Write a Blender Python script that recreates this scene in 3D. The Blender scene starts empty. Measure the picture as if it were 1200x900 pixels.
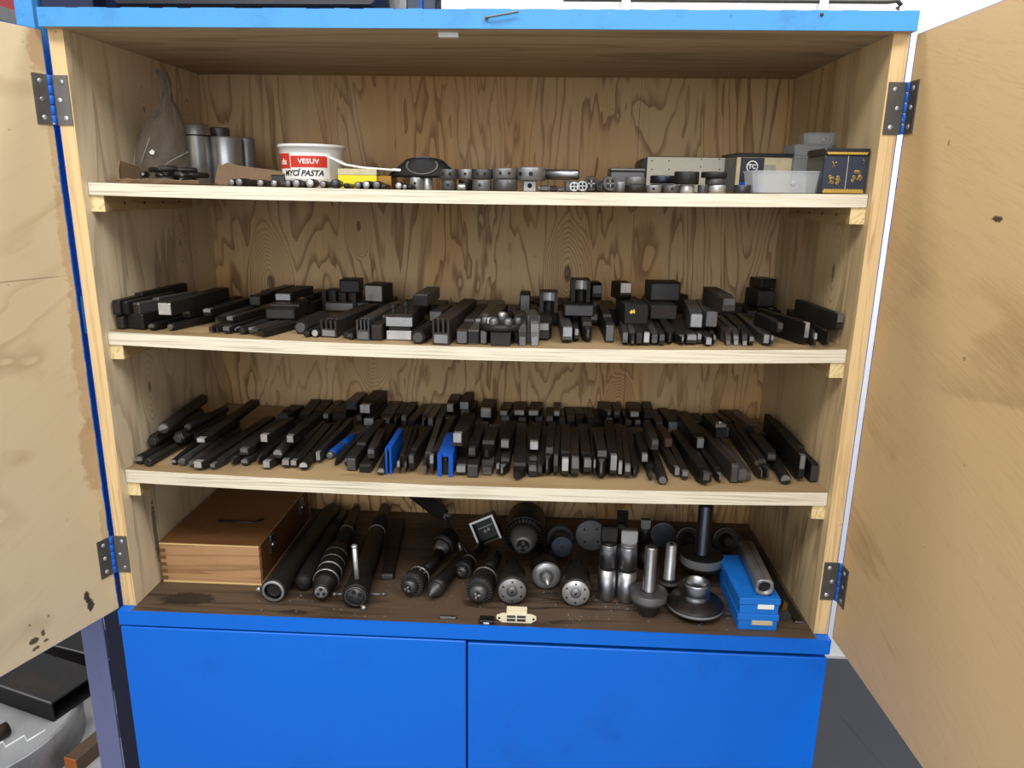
import bpy, bmesh, math, random
from mathutils import Vector, Matrix
R = math.radians
random.seed(7)
scene = bpy.context.scene
col = scene.collection
# ------------------------------------------------------------------ camera
CAM = Vector((0.72086, -1.1086, 0.63471)); YAW, PITCH, ROLL, FPX = 0.04676, -0.25571, 0.01516, 866.555
FW = Vector((-math.sin(YAW)*math.cos(PITCH), math.cos(YAW)*math.cos(PITCH), math.sin(PITCH)))
_r = Vector((math.cos(YAW), math.sin(YAW), 0)); _u = _r.cross(FW)
RT = math.cos(ROLL)*_r + math.sin(ROLL)*_u
UP = -math.sin(ROLL)*_r + math.cos(ROLL)*_u
cd = bpy.data.cameras.new('camera'); cam = bpy.data.objects.new('camera', cd); col.objects.link(cam)
cd.sensor_fit = 'HORIZONTAL'; cd.sensor_width = 36; cd.lens = FPX/1200*36; cd.clip_start = .01
cam.matrix_world = Matrix(((RT.x, UP.x, -FW.x, CAM.x), (RT.y, UP.y, -FW.y, CAM.y), (RT.z, UP.z, -FW.z, CAM.z), (0, 0, 0, 1)))
scene.camera = cam
def _ray(px, py): return FW + RT*(px-600)/FPX - UP*(py-450)/FPX
def at(px, py, Y):                       # pixel measured on the photograph -> point at depth Y
    d = _ray(px, py); return CAM + d*((Y-CAM.y)/d.y)
def fl(px, py, z):                       # pixel -> point on the horizontal plane z
    d = _ray(px, py); return CAM + d*((z-CAM.z)/d.z)
# ------------------------------------------------------------------ light
world = bpy.data.worlds.new('world'); scene.world = world; world.use_nodes = True
bg = world.node_tree.nodes['Background']; bg.inputs[0].default_value = (.93, .96, 1, 1); bg.inputs[1].default_value = .24
def area(name, loc, target, sx, sy, power, color=(1, 1, 1)):
    l = bpy.data.lights.new(name, 'AREA'); l.shape = 'RECTANGLE'; l.size = sx; l.size_y = sy; l.energy = power; l.color = color
    o = bpy.data.objects.new(name, l); col.objects.link(o); o.location = loc
    o.rotation_euler = (Vector(target)-Vector(loc)).to_track_quat('-Z', 'Y').to_euler(); return o
area('overhead_light', (.2, -1.55, 2.35), (.3, -1.3, 0), 2.4, .7, 58, (1, .97, .93))
area('overhead_light', (2.0, -1.0, 2.35), (1.7, -.8, 0), .6, 1.6, 36, (1, .98, .95))
area('overhead_light', (.9, .55, 2.5), (.9, .75, 0), 3.2, .4, 55, (1, 1, 1))  # added lamp above the rear wall, put in to whiten that wall
area('front_fill_light', (.2, -4.2, 1.25), (.6, 0, .5), 3.6, 1.9, 60, (.96, .98, 1))  # added fill behind the camera, brightens the cabinet's back panel
scene.view_settings.view_transform = 'Standard'; scene.view_settings.look = 'None'
scene.view_settings.gamma = 1; scene.view_settings.use_curve_mapping = False
scene.view_settings.exposure = .27
# ------------------------------------------------------------------ helpers
class MB:
    def __init__(s): s.v = []; s.f = []; s.sm = []
    def add(s, vs, fs, smooth=False, M=None):
        b = len(s.v)
        s.v += [tuple(M @ Vector(p)) if M else tuple(p) for p in vs]
        s.f += [tuple(i+b for i in f) for f in fs]; s.sm += [smooth]*len(fs); return s
    def box(s, x0, x1, y0, y1, z0, z1, M=None):
        return s.add([(x0, y0, z0), (x1, y0, z0), (x1, y1, z0), (x0, y1, z0), (x0, y0, z1), (x1, y0, z1), (x1, y1, z1), (x0, y1, z1)],
                     [(0, 3, 2, 1), (4, 5, 6, 7), (0, 1, 5, 4), (1, 2, 6, 5), (2, 3, 7, 6), (3, 0, 4, 7)], M=M)
    def loft(s, secs, M=None):            # (y, cx, w, zb, zt[, chamfer]) chamfered rectangles along Y
        vs = []; fs = []
        for q in secs:
            y, cx, w, zb, zt = q[:5]; c = min(q[5] if len(q) > 5 else .001, w*.3, (zt-zb)*.3); a = w/2
            vs += [(cx-a+c, y, zb), (cx+a-c, y, zb), (cx+a, y, zb+c), (cx+a, y, zt-c), (cx+a-c, y, zt), (cx-a+c, y, zt), (cx-a, y, zt-c), (cx-a, y, zb+c)]
        n = len(secs)
        for i in range(n-1):
            for j in range(8): fs.append((i*8+j, i*8+(j+1) % 8, i*8+8+(j+1) % 8, i*8+8+j))
        fs.append(tuple(range(7, -1, -1))); fs.append(tuple(range((n-1)*8, n*8)))
        return s.add(vs, fs, M=M)
    def cbox(s, x0, x1, y0, y1, z0, z1, c=.001, M=None):   # box with all edges chamfered
        c = min(c, (x1-x0)*.3, (y1-y0)*.3, (z1-z0)*.3); cx = (x0+x1)/2; w = x1-x0
        return s.loft([(y0, cx, w-2*c, z0+c, z1-c, c), (y0+c, cx, w, z0, z1, c), (y1-c, cx, w, z0, z1, c), (y1, cx, w-2*c, z0+c, z1-c, c)], M=M)
    def lathe(s, prof, axis='z', seg=24, M=None, smooth=True, caps=True):   # (r, t) along the axis
        vs = []; fs = []
        for r, t in prof:
            for k in range(seg):
                a = 2*math.pi*(k+.5)/seg; c, d = r*math.cos(a), r*math.sin(a)
                vs.append((c, d, t) if axis == 'z' else (d, t, c) if axis == 'y' else (t, c, d))
        n = len(prof)
        for i in range(n-1):
            for k in range(seg): fs.append((i*seg+k, i*seg+(k+1) % seg, (i+1)*seg+(k+1) % seg, (i+1)*seg+k))
        s.add(vs, fs, smooth, M)
        if caps:
            b = len(s.v)-len(vs)
            if prof[0][0] > 1e-5: s.f.append(tuple(b+k for k in range(seg-1, -1, -1))); s.sm.append(False)
            if prof[-1][0] > 1e-5: s.f.append(tuple(b+(n-1)*seg+k for k in range(seg))); s.sm.append(False)
        return s
    def tube(s, pts, r, seg=8, M=None):
        pts = [Vector(p) for p in pts]; vs = []; fs = []
        for i, p in enumerate(pts):
            d = (pts[min(i+1, len(pts)-1)]-pts[max(i-1, 0)]).normalized()
            a = d.cross(Vector((0, 0, 1)) if abs(d.z) < .9 else Vector((1, 0, 0))).normalized(); b = d.cross(a)
            rr = r[i] if isinstance(r, (list, tuple)) else r
            vs += [tuple(p+(a*math.cos(2*math.pi*k/seg)+b*math.sin(2*math.pi*k/seg))*rr) for k in range(seg)]
        for i in range(len(pts)-1):
            for k in range(seg): fs.append((i*seg+k, i*seg+(k+1) % seg, (i+1)*seg+(k+1) % seg, (i+1)*seg+k))
        s.add(vs, fs, True, M)
        b = len(s.v)-len(vs); n = len(pts)
        s.f.append(tuple(b+k for k in range(seg-1, -1, -1))); s.f.append(tuple(b+(n-1)*seg+k for k in range(seg))); s.sm += [False, False]
        return s
    def prism(s, poly, t0, t1, axis='z', M=None):   # extrude a 2-D polygon: axis z -> (x,y), x -> (y,z), y -> (x,z)
        def P(a, b, t): return (a, b, t) if axis == 'z' else (t, a, b) if axis == 'x' else (a, t, b)
        n = len(poly)
        vs = [P(a, b, t0) for a, b in poly]+[P(a, b, t1) for a, b in poly]
        fs = [tuple(range(n-1, -1, -1)), tuple(range(n, 2*n))]+[(i, (i+1) % n, n+(i+1) % n, n+i) for i in range(n)]
        return s.add(vs, fs, M=M)
    def build(s, name, mat, parent=None, loc=None, rot=None):
        me = bpy.data.meshes.new(name); me.from_pydata(s.v, [], s.f); me.validate()
        bm = bmesh.new(); bm.from_mesh(me); 
        bmesh.ops.recalc_face_normals(bm, faces=bm.faces); bm.to_mesh(me); bm.free()
        if len(s.sm) == len(me.polygons): me.polygons.foreach_set('use_smooth', s.sm)
        return link(name, me, mat, parent, loc, rot)
def link(name, me, mat, parent=None, loc=None, rot=None):
    o = bpy.data.objects.new(name, me); col.objects.link(o)
    if mat and not me.materials: me.materials.append(mat)
    if parent: o.parent = parent
    if loc is not None: o.location = loc
    if rot is not None: o.rotation_euler = rot
    return o
def tag(o, label=None, cat=None, group=None, kind=None):
    for k, v in (('label', label), ('category', cat), ('group', group), ('kind', kind)):
        if v: o[k] = v
    return o
def thing(name, loc, label, cat, group=None, rot=(0, 0, 0)):
    o = bpy.data.objects.new(name, None); col.objects.link(o); o.location = loc; o.rotation_euler = rot; o.empty_display_size = .02
    return tag(o, label, cat, group)
def copy_of(o, parent, loc, rot=None):
    c = o.copy(); col.objects.link(c); c.parent = parent; c.location = loc
    if rot is not None: c.rotation_euler = rot
    return c
def TR(x=0, y=0, z=0): return Matrix.Translation((x, y, z))
def RX(a): return Matrix.Rotation(R(a), 4, 'X')
def RY(a): return Matrix.Rotation(R(a), 4, 'Y')
def RZ(a): return Matrix.Rotation(R(a), 4, 'Z')
def srgb(r, g, b):
    f = lambda c: (c/255/12.92) if c/255 <= .04045 else ((c/255+.055)/1.055)**2.4
    return (f(r), f(g), f(b))
def text_mesh(body, size, shear=0, bold=0, depth=.0004, width=None):
    cu = bpy.data.curves.new('lettering', 'FONT'); cu.body = body; cu.size = size; cu.shear = shear; cu.offset = bold
    cu.extrude = depth; cu.align_x = 'CENTER'; cu.align_y = 'CENTER'; cu.resolution_u = 3
    o = bpy.data.objects.new('lettering', cu); col.objects.link(o)
    bpy.context.view_layer.update()
    me = bpy.data.meshes.new_from_object(o.evaluated_get(bpy.context.evaluated_depsgraph_get()))
    bpy.data.objects.remove(o); bpy.data.curves.remove(cu)
    if width:
        xs = [v.co.x for v in me.vertices]; k = width/(max(xs)-min(xs))
        for v in me.vertices: v.co.x *= k
    me.materials.clear()
    return me
# ------------------------------------------------------------------ materials
class NT:
    def __init__(s, name):
        s.m = bpy.data.materials.new(name); s.m.use_nodes = True; s.n = s.m.node_tree.nodes; s.l = s.m.node_tree.links
        s.b = s.n['Principled BSDF']
    def new(s, t, **kw):
        n = s.n.new(t)
        for k, v in kw.items(): setattr(n, k, v)
        return n
    def put(s, sock, v):
        if isinstance(v, bpy.types.NodeSocket): s.l.new(v, sock)
        elif v is not None:
            try: sock.default_value = v
            except Exception: sock.default_value = (*v, 1)
    def math(s, op, a, b=None, c=None, clamp=False):
        n = s.new('ShaderNodeMath', operation=op, use_clamp=clamp)
        for i, v in enumerate((a, b, c)):
            if v is not None: s.put(n.inputs[i], v)
        return n.outputs[0]
    def mix(s, fac, a, b, mode='MIX'):
        n = s.new('ShaderNodeMix', data_type='RGBA', blend_type=mode); s.put(n.inputs[0], fac); s.put(n.inputs[6], a); s.put(n.inputs[7], b); return n.outputs[2]
    def noise(s, vec, scale, detail=2, rough=.5, dist=0):
        n = s.new('ShaderNodeTexNoise'); s.put(n.inputs['Vector'], vec); n.inputs['Scale'].default_value = scale
        n.inputs['Detail'].default_value = detail; n.inputs['Roughness'].default_value = rough; n.inputs['Distortion'].default_value = dist
        return n.outputs[0]
    def mp(s, vec, scale=(1, 1, 1), rot=(0, 0, 0), loc=(0, 0, 0)):
        n = s.new('ShaderNodeMapping'); s.put(n.inputs[0], vec); n.inputs['Scale'].default_value = scale; n.inputs['Rotation'].default_value = rot; n.inputs['Location'].default_value = loc
        return n.outputs[0]
    def obj(s): return s.new('ShaderNodeTexCoord').outputs['Object']
    def ramp(s, fac, lo, hi):
        n = s.new('ShaderNodeMapRange', interpolation_type='SMOOTHSTEP'); s.put(n.inputs[0], fac); n.inputs[1].default_value = lo; n.inputs[2].default_value = hi
        return n.outputs[0]
    def bump(s, h, strength=.3, dist=.001):
        n = s.new('ShaderNodeBump'); s.put(n.inputs['Height'], h); n.inputs['Strength'].default_value = strength; n.inputs['Distance'].default_value = dist
        s.l.new(n.outputs[0], s.b.inputs['Normal'])
    def done(s, color, rough=.5, metal=0, spec=None):
        s.put(s.b.inputs['Base Color'], color); s.put(s.b.inputs['Roughness'], rough); s.put(s.b.inputs['Metallic'], metal)
        if spec is not None: s.b.inputs['Specular IOR Level'].default_value = spec
        return s.m
def wood(name, light, dark, plane='xz', along='v', rings=9, nsc=(2.2, .35), contrast=.55, fibre=(260, 9), fcon=.25, tilt=0, knots=(), stains=(), seed=0, rough=.62, bands=(), warm=None, rwidth=(.5, .95), streak=.25):
    """figured plywood: growth-ring contours of a stretched noise, fibres, knots (u,v,r), stains (u,v,ru,rv,strength)"""
    t = NT(name); oc = t.obj()
    sep = t.new('ShaderNodeSeparateXYZ'); t.put(sep.inputs[0], oc)
    u, v = {'xz': (0, 2), 'yz': (1, 2), 'xy': (0, 1)}[plane]; U, V = sep.outputs[u], sep.outputs[v]
    cmb = t.new('ShaderNodeCombineXYZ'); t.put(cmb.inputs[0], U); t.put(cmb.inputs[1], V); cmb.inputs[2].default_value = seed*3.7
    P0 = cmb.outputs[0]
    P = t.mp(P0, rot=(0, 0, R(tilt)))
    a, g = nsc
    sc = (a, g, 1) if along == 'v' else (g, a, 1)
    n = t.noise(t.mp(P, scale=sc), 3.0, 4, .48, .5)
    core = None
    for (ku, kv, kr) in knots:
        d = t.new('ShaderNodeVectorMath', operation='DISTANCE')
        ksc = (1, .42, 0) if along == 'v' else (.42, 1, 0)
        t.put(d.inputs[0], t.mp(P0, scale=ksc)); d.inputs[1].default_value = (ku*ksc[0], kv*ksc[1], 0)
        near = t.math('SUBTRACT', 1, t.ramp(d.outputs['Value'], 0, kr*3.2))
        n = t.math('MULTIPLY_ADD', near, .5, n)
        k = t.math('SUBTRACT', 1, t.ramp(d.outputs['Value'], kr*.25, kr*.6))
        core = k if core is None else t.math('MAXIMUM', core, k)
    ring = t.math('FRACT', t.math('MULTIPLY', n, rings))
    ring = t.math('MULTIPLY', t.ramp(ring, *rwidth), t.math('SUBTRACT', 1, t.ramp(ring, .93, 1.0)))
    wob = t.noise(P, 5, 2)
    fs = (fibre[0], fibre[1], 1) if along == 'v' else (fibre[1], fibre[0], 1)
    fib = t.noise(t.mp(P, scale=fs), 1, 3, .65)
    f = t.math('MULTIPLY', ring, t.math('MULTIPLY_ADD', wob, 1.1, contrast-.55))
    ss = (46, 1.3, 1) if along == 'v' else (1.3, 46, 1)
    stk = t.noise(t.mp(P, scale=ss, loc=(3, 5, 0)), 1, 3, .6, .4)
    f = t.math('MULTIPLY_ADD', t.math('SUBTRACT', stk, .48), streak*2, f)
    f = t.math('MULTIPLY_ADD', t.math('SUBTRACT', fib, .5), fcon*2, f, clamp=True)
    c = t.mix(f, light, dark)
    if warm:
        c = t.mix(t.math('MULTIPLY', t.ramp(t.noise(t.mp(P, scale=(3, 1, 1) if along == 'v' else (1, 3, 1)), 1.6, 2), .42, .62), warm[1]), c, warm[0], 'MULTIPLY')
    c = t.mix(t.math('MULTIPLY', t.ramp(t.noise(P, 3.1, 4, .6), .45, .75), .10 if 'door' in name else .25), c, (.62, .58, .52, 1), 'MULTIPLY')
    dirt = t.noise(t.mp(P, loc=(4, 2, 1)), 60, 3, .7)
    c = t.mix(t.math('MULTIPLY', t.ramp(dirt, .68, .78), .55), c, (dark[0]*.35, dark[1]*.3, dark[2]*.28, 1))
    if core is not None: c = t.mix(t.math('MULTIPLY', core, .75), c, (dark[0]*.45, dark[1]*.38, dark[2]*.33, 1))
    for (su, sv, ru, rv, st, colr) in stains:
        d = t.new('ShaderNodeVectorMath', operation='DISTANCE')
        nn = t.new('ShaderNodeTexNoise'); t.put(nn.inputs['Vector'], P0); nn.inputs['Scale'].default_value = .9/max(min(ru, rv), .004); nn.inputs['Detail'].default_value = 5; nn.inputs['Roughness'].default_value = .75
        warp = t.new('ShaderNodeVectorMath', operation='MULTIPLY_ADD'); t.put(warp.inputs[0], nn.outputs['Color']); warp.inputs[1].default_value = (ru*1.7, rv*1.7, 0); t.put(warp.inputs[2], P0)
        t.put(d.inputs[0], t.mp(warp.outputs[0], scale=(1/ru, 1/rv, 0))); d.inputs[1].default_value = (su/ru+.85, sv/rv+.85, 0)
        c = t.mix(t.math('MULTIPLY', t.math('SUBTRACT', 1, t.ramp(d.outputs['Value'], .7, 1.0)), st), c, (*colr, 1))
    t.bump(t.math('ADD', fib, t.math('MULTIPLY', ring, .6)), .25, .0006)
    return t.done(c, rough, 0, .3)
def plain(name, color, rough=.5, metal=0, var=.12, scale=40, bump=0, spec=None, vec=None):
    t = NT(name); oc = t.mp(t.obj(), scale=vec) if vec else t.obj()
    n = t.noise(oc, scale, 4, .6)
    c = t.mix(n, tuple(x*(1-var*1.6) for x in color)+(1,), tuple(min(1, x*(1+var*1.6)) for x in color)+(1,))
    if bump: t.bump(n, bump, .0008)
    return t.done(c, t.math('MULTIPLY_ADD', n, .25, rough-.12, clamp=True), metal, spec)
def steel(name, color, rough=.35, rust=.3, rustcol=(.09, .05, .03), scale=70, metal=.9):
    t = NT(name); oi = t.new('ShaderNodeObjectInfo')
    va = t.new('ShaderNodeVectorMath', operation='MULTIPLY_ADD'); t.put(va.inputs[0], oi.outputs['Location']); va.inputs[1].default_value = (9, 9, 9); t.put(va.inputs[2], t.obj())
    n = t.noise(va.outputs[0], scale, 4, .65); n2 = t.noise(va.outputs[0], scale*.25, 3, .6)
    k = t.math('MULTIPLY_ADD', oi.outputs['Random'], .7, .65)
    c = t.mix(n, tuple(x*.7 for x in color)+(1,), tuple(x*1.3 for x in color)+(1,))
    sc = t.new('ShaderNodeVectorMath', operation='SCALE'); t.put(sc.inputs[0], c); t.put(sc.inputs['Scale'], k)
    c = t.mix(t.math('MULTIPLY', t.ramp(n2, .52, .68), rust), sc.outputs[0], (*rustcol, 1))
    t.bump(n, .12, .0005)
    return t.done(c, t.math('MULTIPLY_ADD', n, .3, rough-.1, clamp=True), metal)
def paint(name, color, rough=.32, chips=.0, wear=(.5, .5, .5), dirt=.25, dscale=7, nscale=45):
    t = NT(name); oc = t.obj()
    c = t.mix(t.math('MULTIPLY', t.ramp(t.noise(oc, dscale, 5, .65), .5, .75), dirt), (*color, 1), (color[0]*.5+.005, color[1]*.55, color[2]*.6, 1))
    sp = t.noise(oc, 160, 3, .7); c = t.mix(t.math('MULTIPLY', t.ramp(sp, .66, .72), .5*dirt*2), c, (color[0]*.3, color[1]*.35, color[2]*.45, 1))
    if chips: c = t.mix(t.ramp(t.noise(oc, 55, 5, .75), .74-chips, .76-chips), c, (*wear, 1))
    t.bump(t.noise(oc, nscale, 3, .5), .12, .001)
    return t.done(c, rough, 0, .3)
M = {}
PL, PD = srgb(190, 160, 118), srgb(120, 82, 48)
M['back_ply'] = wood('pine_plywood_back', srgb(198, 168, 126), srgb(112, 78, 48), 'xz', 'v', 20, (2.3, .42), .60, (300, 8), .22, knots=[(.33, .56, .010), (.14, .44, .018), (.35, .30, .014), (.76, .47, .018), (.88, .19, .012)], warm=((1, .84, .64, 1), .8), seed=1, streak=.32)
M['side_ply_l'] = wood('pine_plywood_side', srgb(220, 203, 172), srgb(136, 112, 84), 'yz', 'v', 9, (2.2, .26), .38, (300, 7), .2, knots=[(.2, .76, .006), (.36, .74, .010), (.28, .53, .006), (.12, .29, .010), (.2, .345, .008)], stains=[(.085, .03, .008, .07, .75, (.045, .03, .02))], seed=4, streak=.25)
M['side_ply_r'] = wood('pine_plywood_side_warm', srgb(212, 188, 146), srgb(126, 100, 66), 'yz', 'v', 9, (2.2, .26), .42, (300, 7), .2, knots=[(.11, .515, .014), (.25, .7, .006)], warm=((1, .88, .72, 1), .5), seed=6, streak=.3)
M['top_ply'] = wood('pine_plywood_top', srgb(184, 164, 136), srgb(112, 92, 68), 'xy', 'u', 7, (3, .3), .4, (260, 5), .3, seed=8)
BRN = (.028, .016, .008); ORG = (.36, .17, .055)
M['door_l'] = wood('birch_plywood_door', srgb(208, 188, 152), srgb(156, 128, 92), 'yz', 'v', 9, (.9, .5), .30, (170, 14), .13, tilt=-62, seed=11, streak=.10, rwidth=(.7, .95),
    stains=[(.056, -.022, .006, .012, .95, BRN), (.052, -.040, .007, .014, .95, BRN), (.151, -.048, .009, .006, .9, BRN), (.135, -.043, .004, .006, .85, BRN), (.133, -.057, .005, .003, .8, BRN), (.150, -.061, .007, .004, .85, BRN), (.153, -.019, .002, .002, .8, BRN), (.123, -.02, .002, .003, .5, BRN),
    (.008, .82, .022, .04, .5, ORG), (.006, .56, .014, .10, .38, ORG), (.008, .36, .017, .14, .4, ORG), (.010, .21, .026, .08, .48, ORG), (.005, .68, .010, .06, .35, ORG), (.006, .08, .012, .06, .35, ORG), (.09, .50, .09, .0012, .5, (.12, .08, .05))])
M['door_r'] = wood('birch_plywood_door_golden', srgb(208, 176, 128), srgb(142, 108, 66), 'yz', 'u', 4, (1.0, .4), .16, (460, 30), .34, tilt=18, seed=15, streak=.16,
    stains=[(.242, .612, .011, .004, .9, BRN), (.226, .45, .003, .003, .5, BRN), (.12, .7, .003, .004, .5, BRN)])
M['pine_edge'] = wood('pine_front_edge', srgb(226, 196, 146), srgb(180, 138, 84), 'xz', 'v', 6, (20, .5), .45, (500, 7), .2, seed=21)
M['ply_edge'] = wood('plywood_layers_edge', srgb(226, 218, 198), srgb(112, 88, 64), 'xz', 'u', 4, (120, 1.2), .15, (340, 6), 1.15, seed=23, streak=.3)
M['shelf_top'] = wood('shelf_plywood_top', srgb(160, 136, 100), srgb(112, 88, 58), 'xy', 'u', 5, (3, .5), .3, (200, 8), .2, seed=25)
M['cleat'] = wood('pine_cleat', srgb(180, 156, 112), srgb(128, 100, 62), 'yz', 'u', 6, (12, .6), .4, (400, 8), .2, seed=27)
M['end_grain'] = wood('pine_end_grain', srgb(232, 210, 160), srgb(190, 156, 96), 'xz', 'v', 10, (9, 5), .6, (200, 60), .15, tilt=50, seed=29)
M['floor_ply'] = wood('oily_plywood_floor', srgb(88, 72, 58), srgb(27, 22, 18), 'xy', 'u', 6, (6, .5), .5, (220, 6), .5, seed=31, rough=.5, stains=[(.10, .03, .06, .022, .8, (.012, .01, .009)), (.3, .0, .03, .01, .6, (.012, .01, .009))])
M['blue_top'] = paint('pale_blue_paint', srgb(76, 152, 214), .45, .07, srgb(170, 185, 195), .5, 14)  # paler, less saturated blue than the doors, with chips
M['blue'] = paint('blue_paint', srgb(0, 104, 216), .42, 0, dirt=.3, dscale=5)
M['blue_edge'] = paint('blue_paint_worn_edge', srgb(20, 92, 190), .4, .1, srgb(190, 200, 215), .3, 20)
M['white_wall'] = plain('white_wall_paint', srgb(243, 244, 246), .7, 0, .02, 6)
M['concrete'] = plain('concrete_floor', srgb(150, 150, 150), .6, 0, .2, 9, .1)
M['dark_mat'] = plain('dark_grey_rubber', srgb(46, 47, 54), .42, 0, .1, 5)
M['zinc'] = steel('zinc_plated_steel', srgb(108, 106, 104), .5, .25, srgb(105, 90, 75), 50)
M['black'] = steel('black_oxide_steel', (.020, .0195, .019), .46, .3, (.035, .024, .018), 60, .55)
M['black2'] = steel('oiled_dark_steel', (.032, .030, .029), .40, .5, (.06, .036, .024), 50, .7)
M['black3'] = steel('brown_black_steel', (.034, .027, .024), .5, .6, (.055, .032, .022), 40, .5)
M['grey'] = steel('grey_tool_steel', (.11, .11, .113), .38, .4, (.06, .045, .036), 60, .75)
M['tip'] = steel('ground_steel_tip', (.23, .23, .235), .38, .3, (.08, .065, .05), 90, .6)
M['bright'] = steel('bright_ground_steel', (.50, .51, .52), .3, .2, (.26, .23, .2), 40, .7)
M['chrome'] = steel('polished_steel', (.36, .375, .40), .3, .1, (.25, .24, .23), 30, 1)
M['blued'] = steel('blued_steel', (.055, .064, .085), .3, .3, (.05, .04, .035), 40, .85)
M['hole'] = plain('dark_recess', (.006, .006, .006), .8)
M['tool_blue'] = paint('tool_blue_paint', srgb(16, 78, 170), .42, .03, (.03, .03, .03), .4, 30)
M['box_blue'] = paint('box_blue_paint', srgb(26, 112, 204), .4, .02, (.5, .5, .5), .4, 30)
M['brown_bar'] = plain('brown_scale_steel', srgb(86, 66, 50), .6, .1, .2, 60)
M['brass'] = steel('dull_brass', srgb(160, 120, 60), .4, .4, srgb(90, 60, 35), 50)
M['yellow'] = plain('yellow_card', srgb(236, 214, 30), .55, 0, .05)
M['yellow_paint'] = plain('yellow_paint_mark', srgb(235, 200, 60), .5, 0, .05)
M['white_plastic'] = plain('white_plastic', srgb(226, 228, 226), .35, 0, .03)
M['cream_plastic'] = plain('cream_plastic', srgb(232, 222, 190), .45, 0, .05)
M['red_print'] = plain('red_print', srgb(206, 52, 36), .5, 0, .05)
M['black_print'] = plain('black_print', (.01, .01, .01), .5)
M['white_print'] = plain('white_print', srgb(240, 240, 238), .5, 0, .02)
M['gold_print'] = plain('gold_print', srgb(196, 160, 70), .4, .4, .12)
M['black_tin'] = plain('black_tin_paint', srgb(26, 28, 34), .3, 0, .1)
M['navy_tin'] = plain('navy_tin_paint', srgb(40, 48, 66), .32, 0, .15)
M['cream_tin'] = plain('cream_worn_tin', srgb(196, 184, 150), .45, .1, .2, 60)
M['alu'] = steel('grey_aluminium', srgb(176, 172, 160), .5, .35, srgb(120, 110, 95), 30, .6)
M['cardboard'] = plain('brown_cardboard', srgb(124, 100, 76), .8, 0, .15, 50, .2)
M['rubber'] = plain('black_rubber', (.008, .008, .009), .6, 0, .15, spec=.3)
M['paper'] = plain('white_paper', srgb(232, 232, 228), .6, 0, .03)
M['box_wood'] = wood('oak_box_side', srgb(182, 142, 102), srgb(122, 84, 54), 'xz', 'u', 7, (8, .4), .5, (420, 10), .35, seed=41, rough=.45)
M['box_lid'] = wood('stained_plywood_lid', srgb(122, 84, 50), srgb(90, 58, 32), 'xy', 'u', 4, (3, .4), .3, (240, 8), .2, seed=43, rough=.4)
M['box_dark'] = wood('box_side_dark', srgb(104, 66, 40), srgb(70, 42, 26), 'yz', 'u', 4, (8, .4), .3, (300, 9), .3, seed=44, rough=.5)
M['pale_strip'] = wood('pale_box_trim', srgb(222, 190, 130), srgb(180, 140, 84), 'xz', 'u', 4, (20, .5), .3, (500, 10), .2, seed=45)
def clear(name, tint, alpha_rough=.25, trans=.75):
    t = NT(name); t.b.inputs['Transmission Weight'].default_value = trans; t.b.inputs['IOR'].default_value = 1.2
    return t.done((*tint, 1), alpha_rough, 0, .5)
def film(name, tint=(.93, .90, .86), lo=.10, hi=.55, base=(.30, .27, .23), rough=.12, bmp=.8):
    t = NT(name); tr = t.new('ShaderNodeBsdfTransparent'); tr.inputs[0].default_value = (*tint, 1)
    mx = t.new('ShaderNodeMixShader'); lw = t.new('ShaderNodeLayerWeight'); lw.inputs[0].default_value = .35
    t.put(mx.inputs[0], t.math('MULTIPLY_ADD', lw.outputs['Facing'], hi, lo))
    t.l.new(tr.outputs[0], mx.inputs[1]); t.l.new(t.b.outputs[0], mx.inputs[2]); t.l.new(mx.outputs[0], t.n['Material Output'].inputs[0])
    t.bump(t.noise(t.obj(), 60, 3, .6, 1.5), bmp, .004)
    return t.done((*base, 1), rough, 0, .8)
M['film'] = film('thin_plastic_film')
M['clear_plastic'] = film('frosted_clear_plastic', (.95, .96, .97), .30, .45, (.58, .61, .63), .25, .05)
# ------------------------------------------------------------------ room
GZ = -.87
def struct(name, mb, mat): return tag(mb.build(name, mat), kind='structure')
struct('floor', MB().box(-4, 5, -4, 1.13, GZ-.05, GZ), M['concrete'])
struct('wall_back', MB().box(-4, 5, 1.13, 1.2, GZ-.05, 3.0), M['white_wall'])
# ------------------------------------------------------------------ cabinet
W, D, T = 1.2, .4211, .0228
ZT, ZF, ZTT, ZFB = .8472, -.0708, .872, -.0971
PR = .0175
SZ = {1: .6374, 2: .4087, 3: .1744}; SAG = {1: .004, 2: .0105, 3: .009}; STH = {1: .0186, 2: .0206, 3: .0221}; SY = {1: .0126, 2: .0155, 3: .0159}
def shz(k, x): return SZ[k]-SAG[k]*(1-((x-.6)/.577)**2)
BASE = Vector((.6, .2, GZ))
cab = thing('tool_cabinet', BASE, 'open blue and plywood tool cabinet with three shelves and two lower doors', 'cabinet')
OFF = -BASE
def part(name, mb, mat, **kw): return tag(mb.build(name, mat, cab, OFF), **kw)
for s in (0, 1):
    x0, x1 = (0, T) if s == 0 else (W-T, W)
    sp = part('side_panel', MB().box(x0+.0008*(s == 0), x1-.0008*(s == 1), .0012, D+.012, GZ+.002, ZT), M['side_ply_l' if s == 0 else 'side_ply_r'])
    tag(MB().box(x0+.0008*(s == 0), x1-.0008*(s == 1), 0, .0012, ZF+.001, ZT).build('front_edge', M['pine_edge'], sp), label='pale pine front edge')
    tag(MB().box(*((-.0004, .0008) if s == 0 else (W-.0008, W+.0004)), 0, D+.012, GZ+.002, ZT).build('painted_side', M['blue_edge'], sp), label='blue painted outer face')
XS = at(748, 160, D).x
part('back_panel', MB().box(T, XS-.0006, D, D+.012, GZ+.01, ZT), M['back_ply'])
part('back_panel', MB().box(XS+.0006, W-T, D+.0006, D+.0126, GZ+.01, ZT), M['back_ply'])
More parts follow.
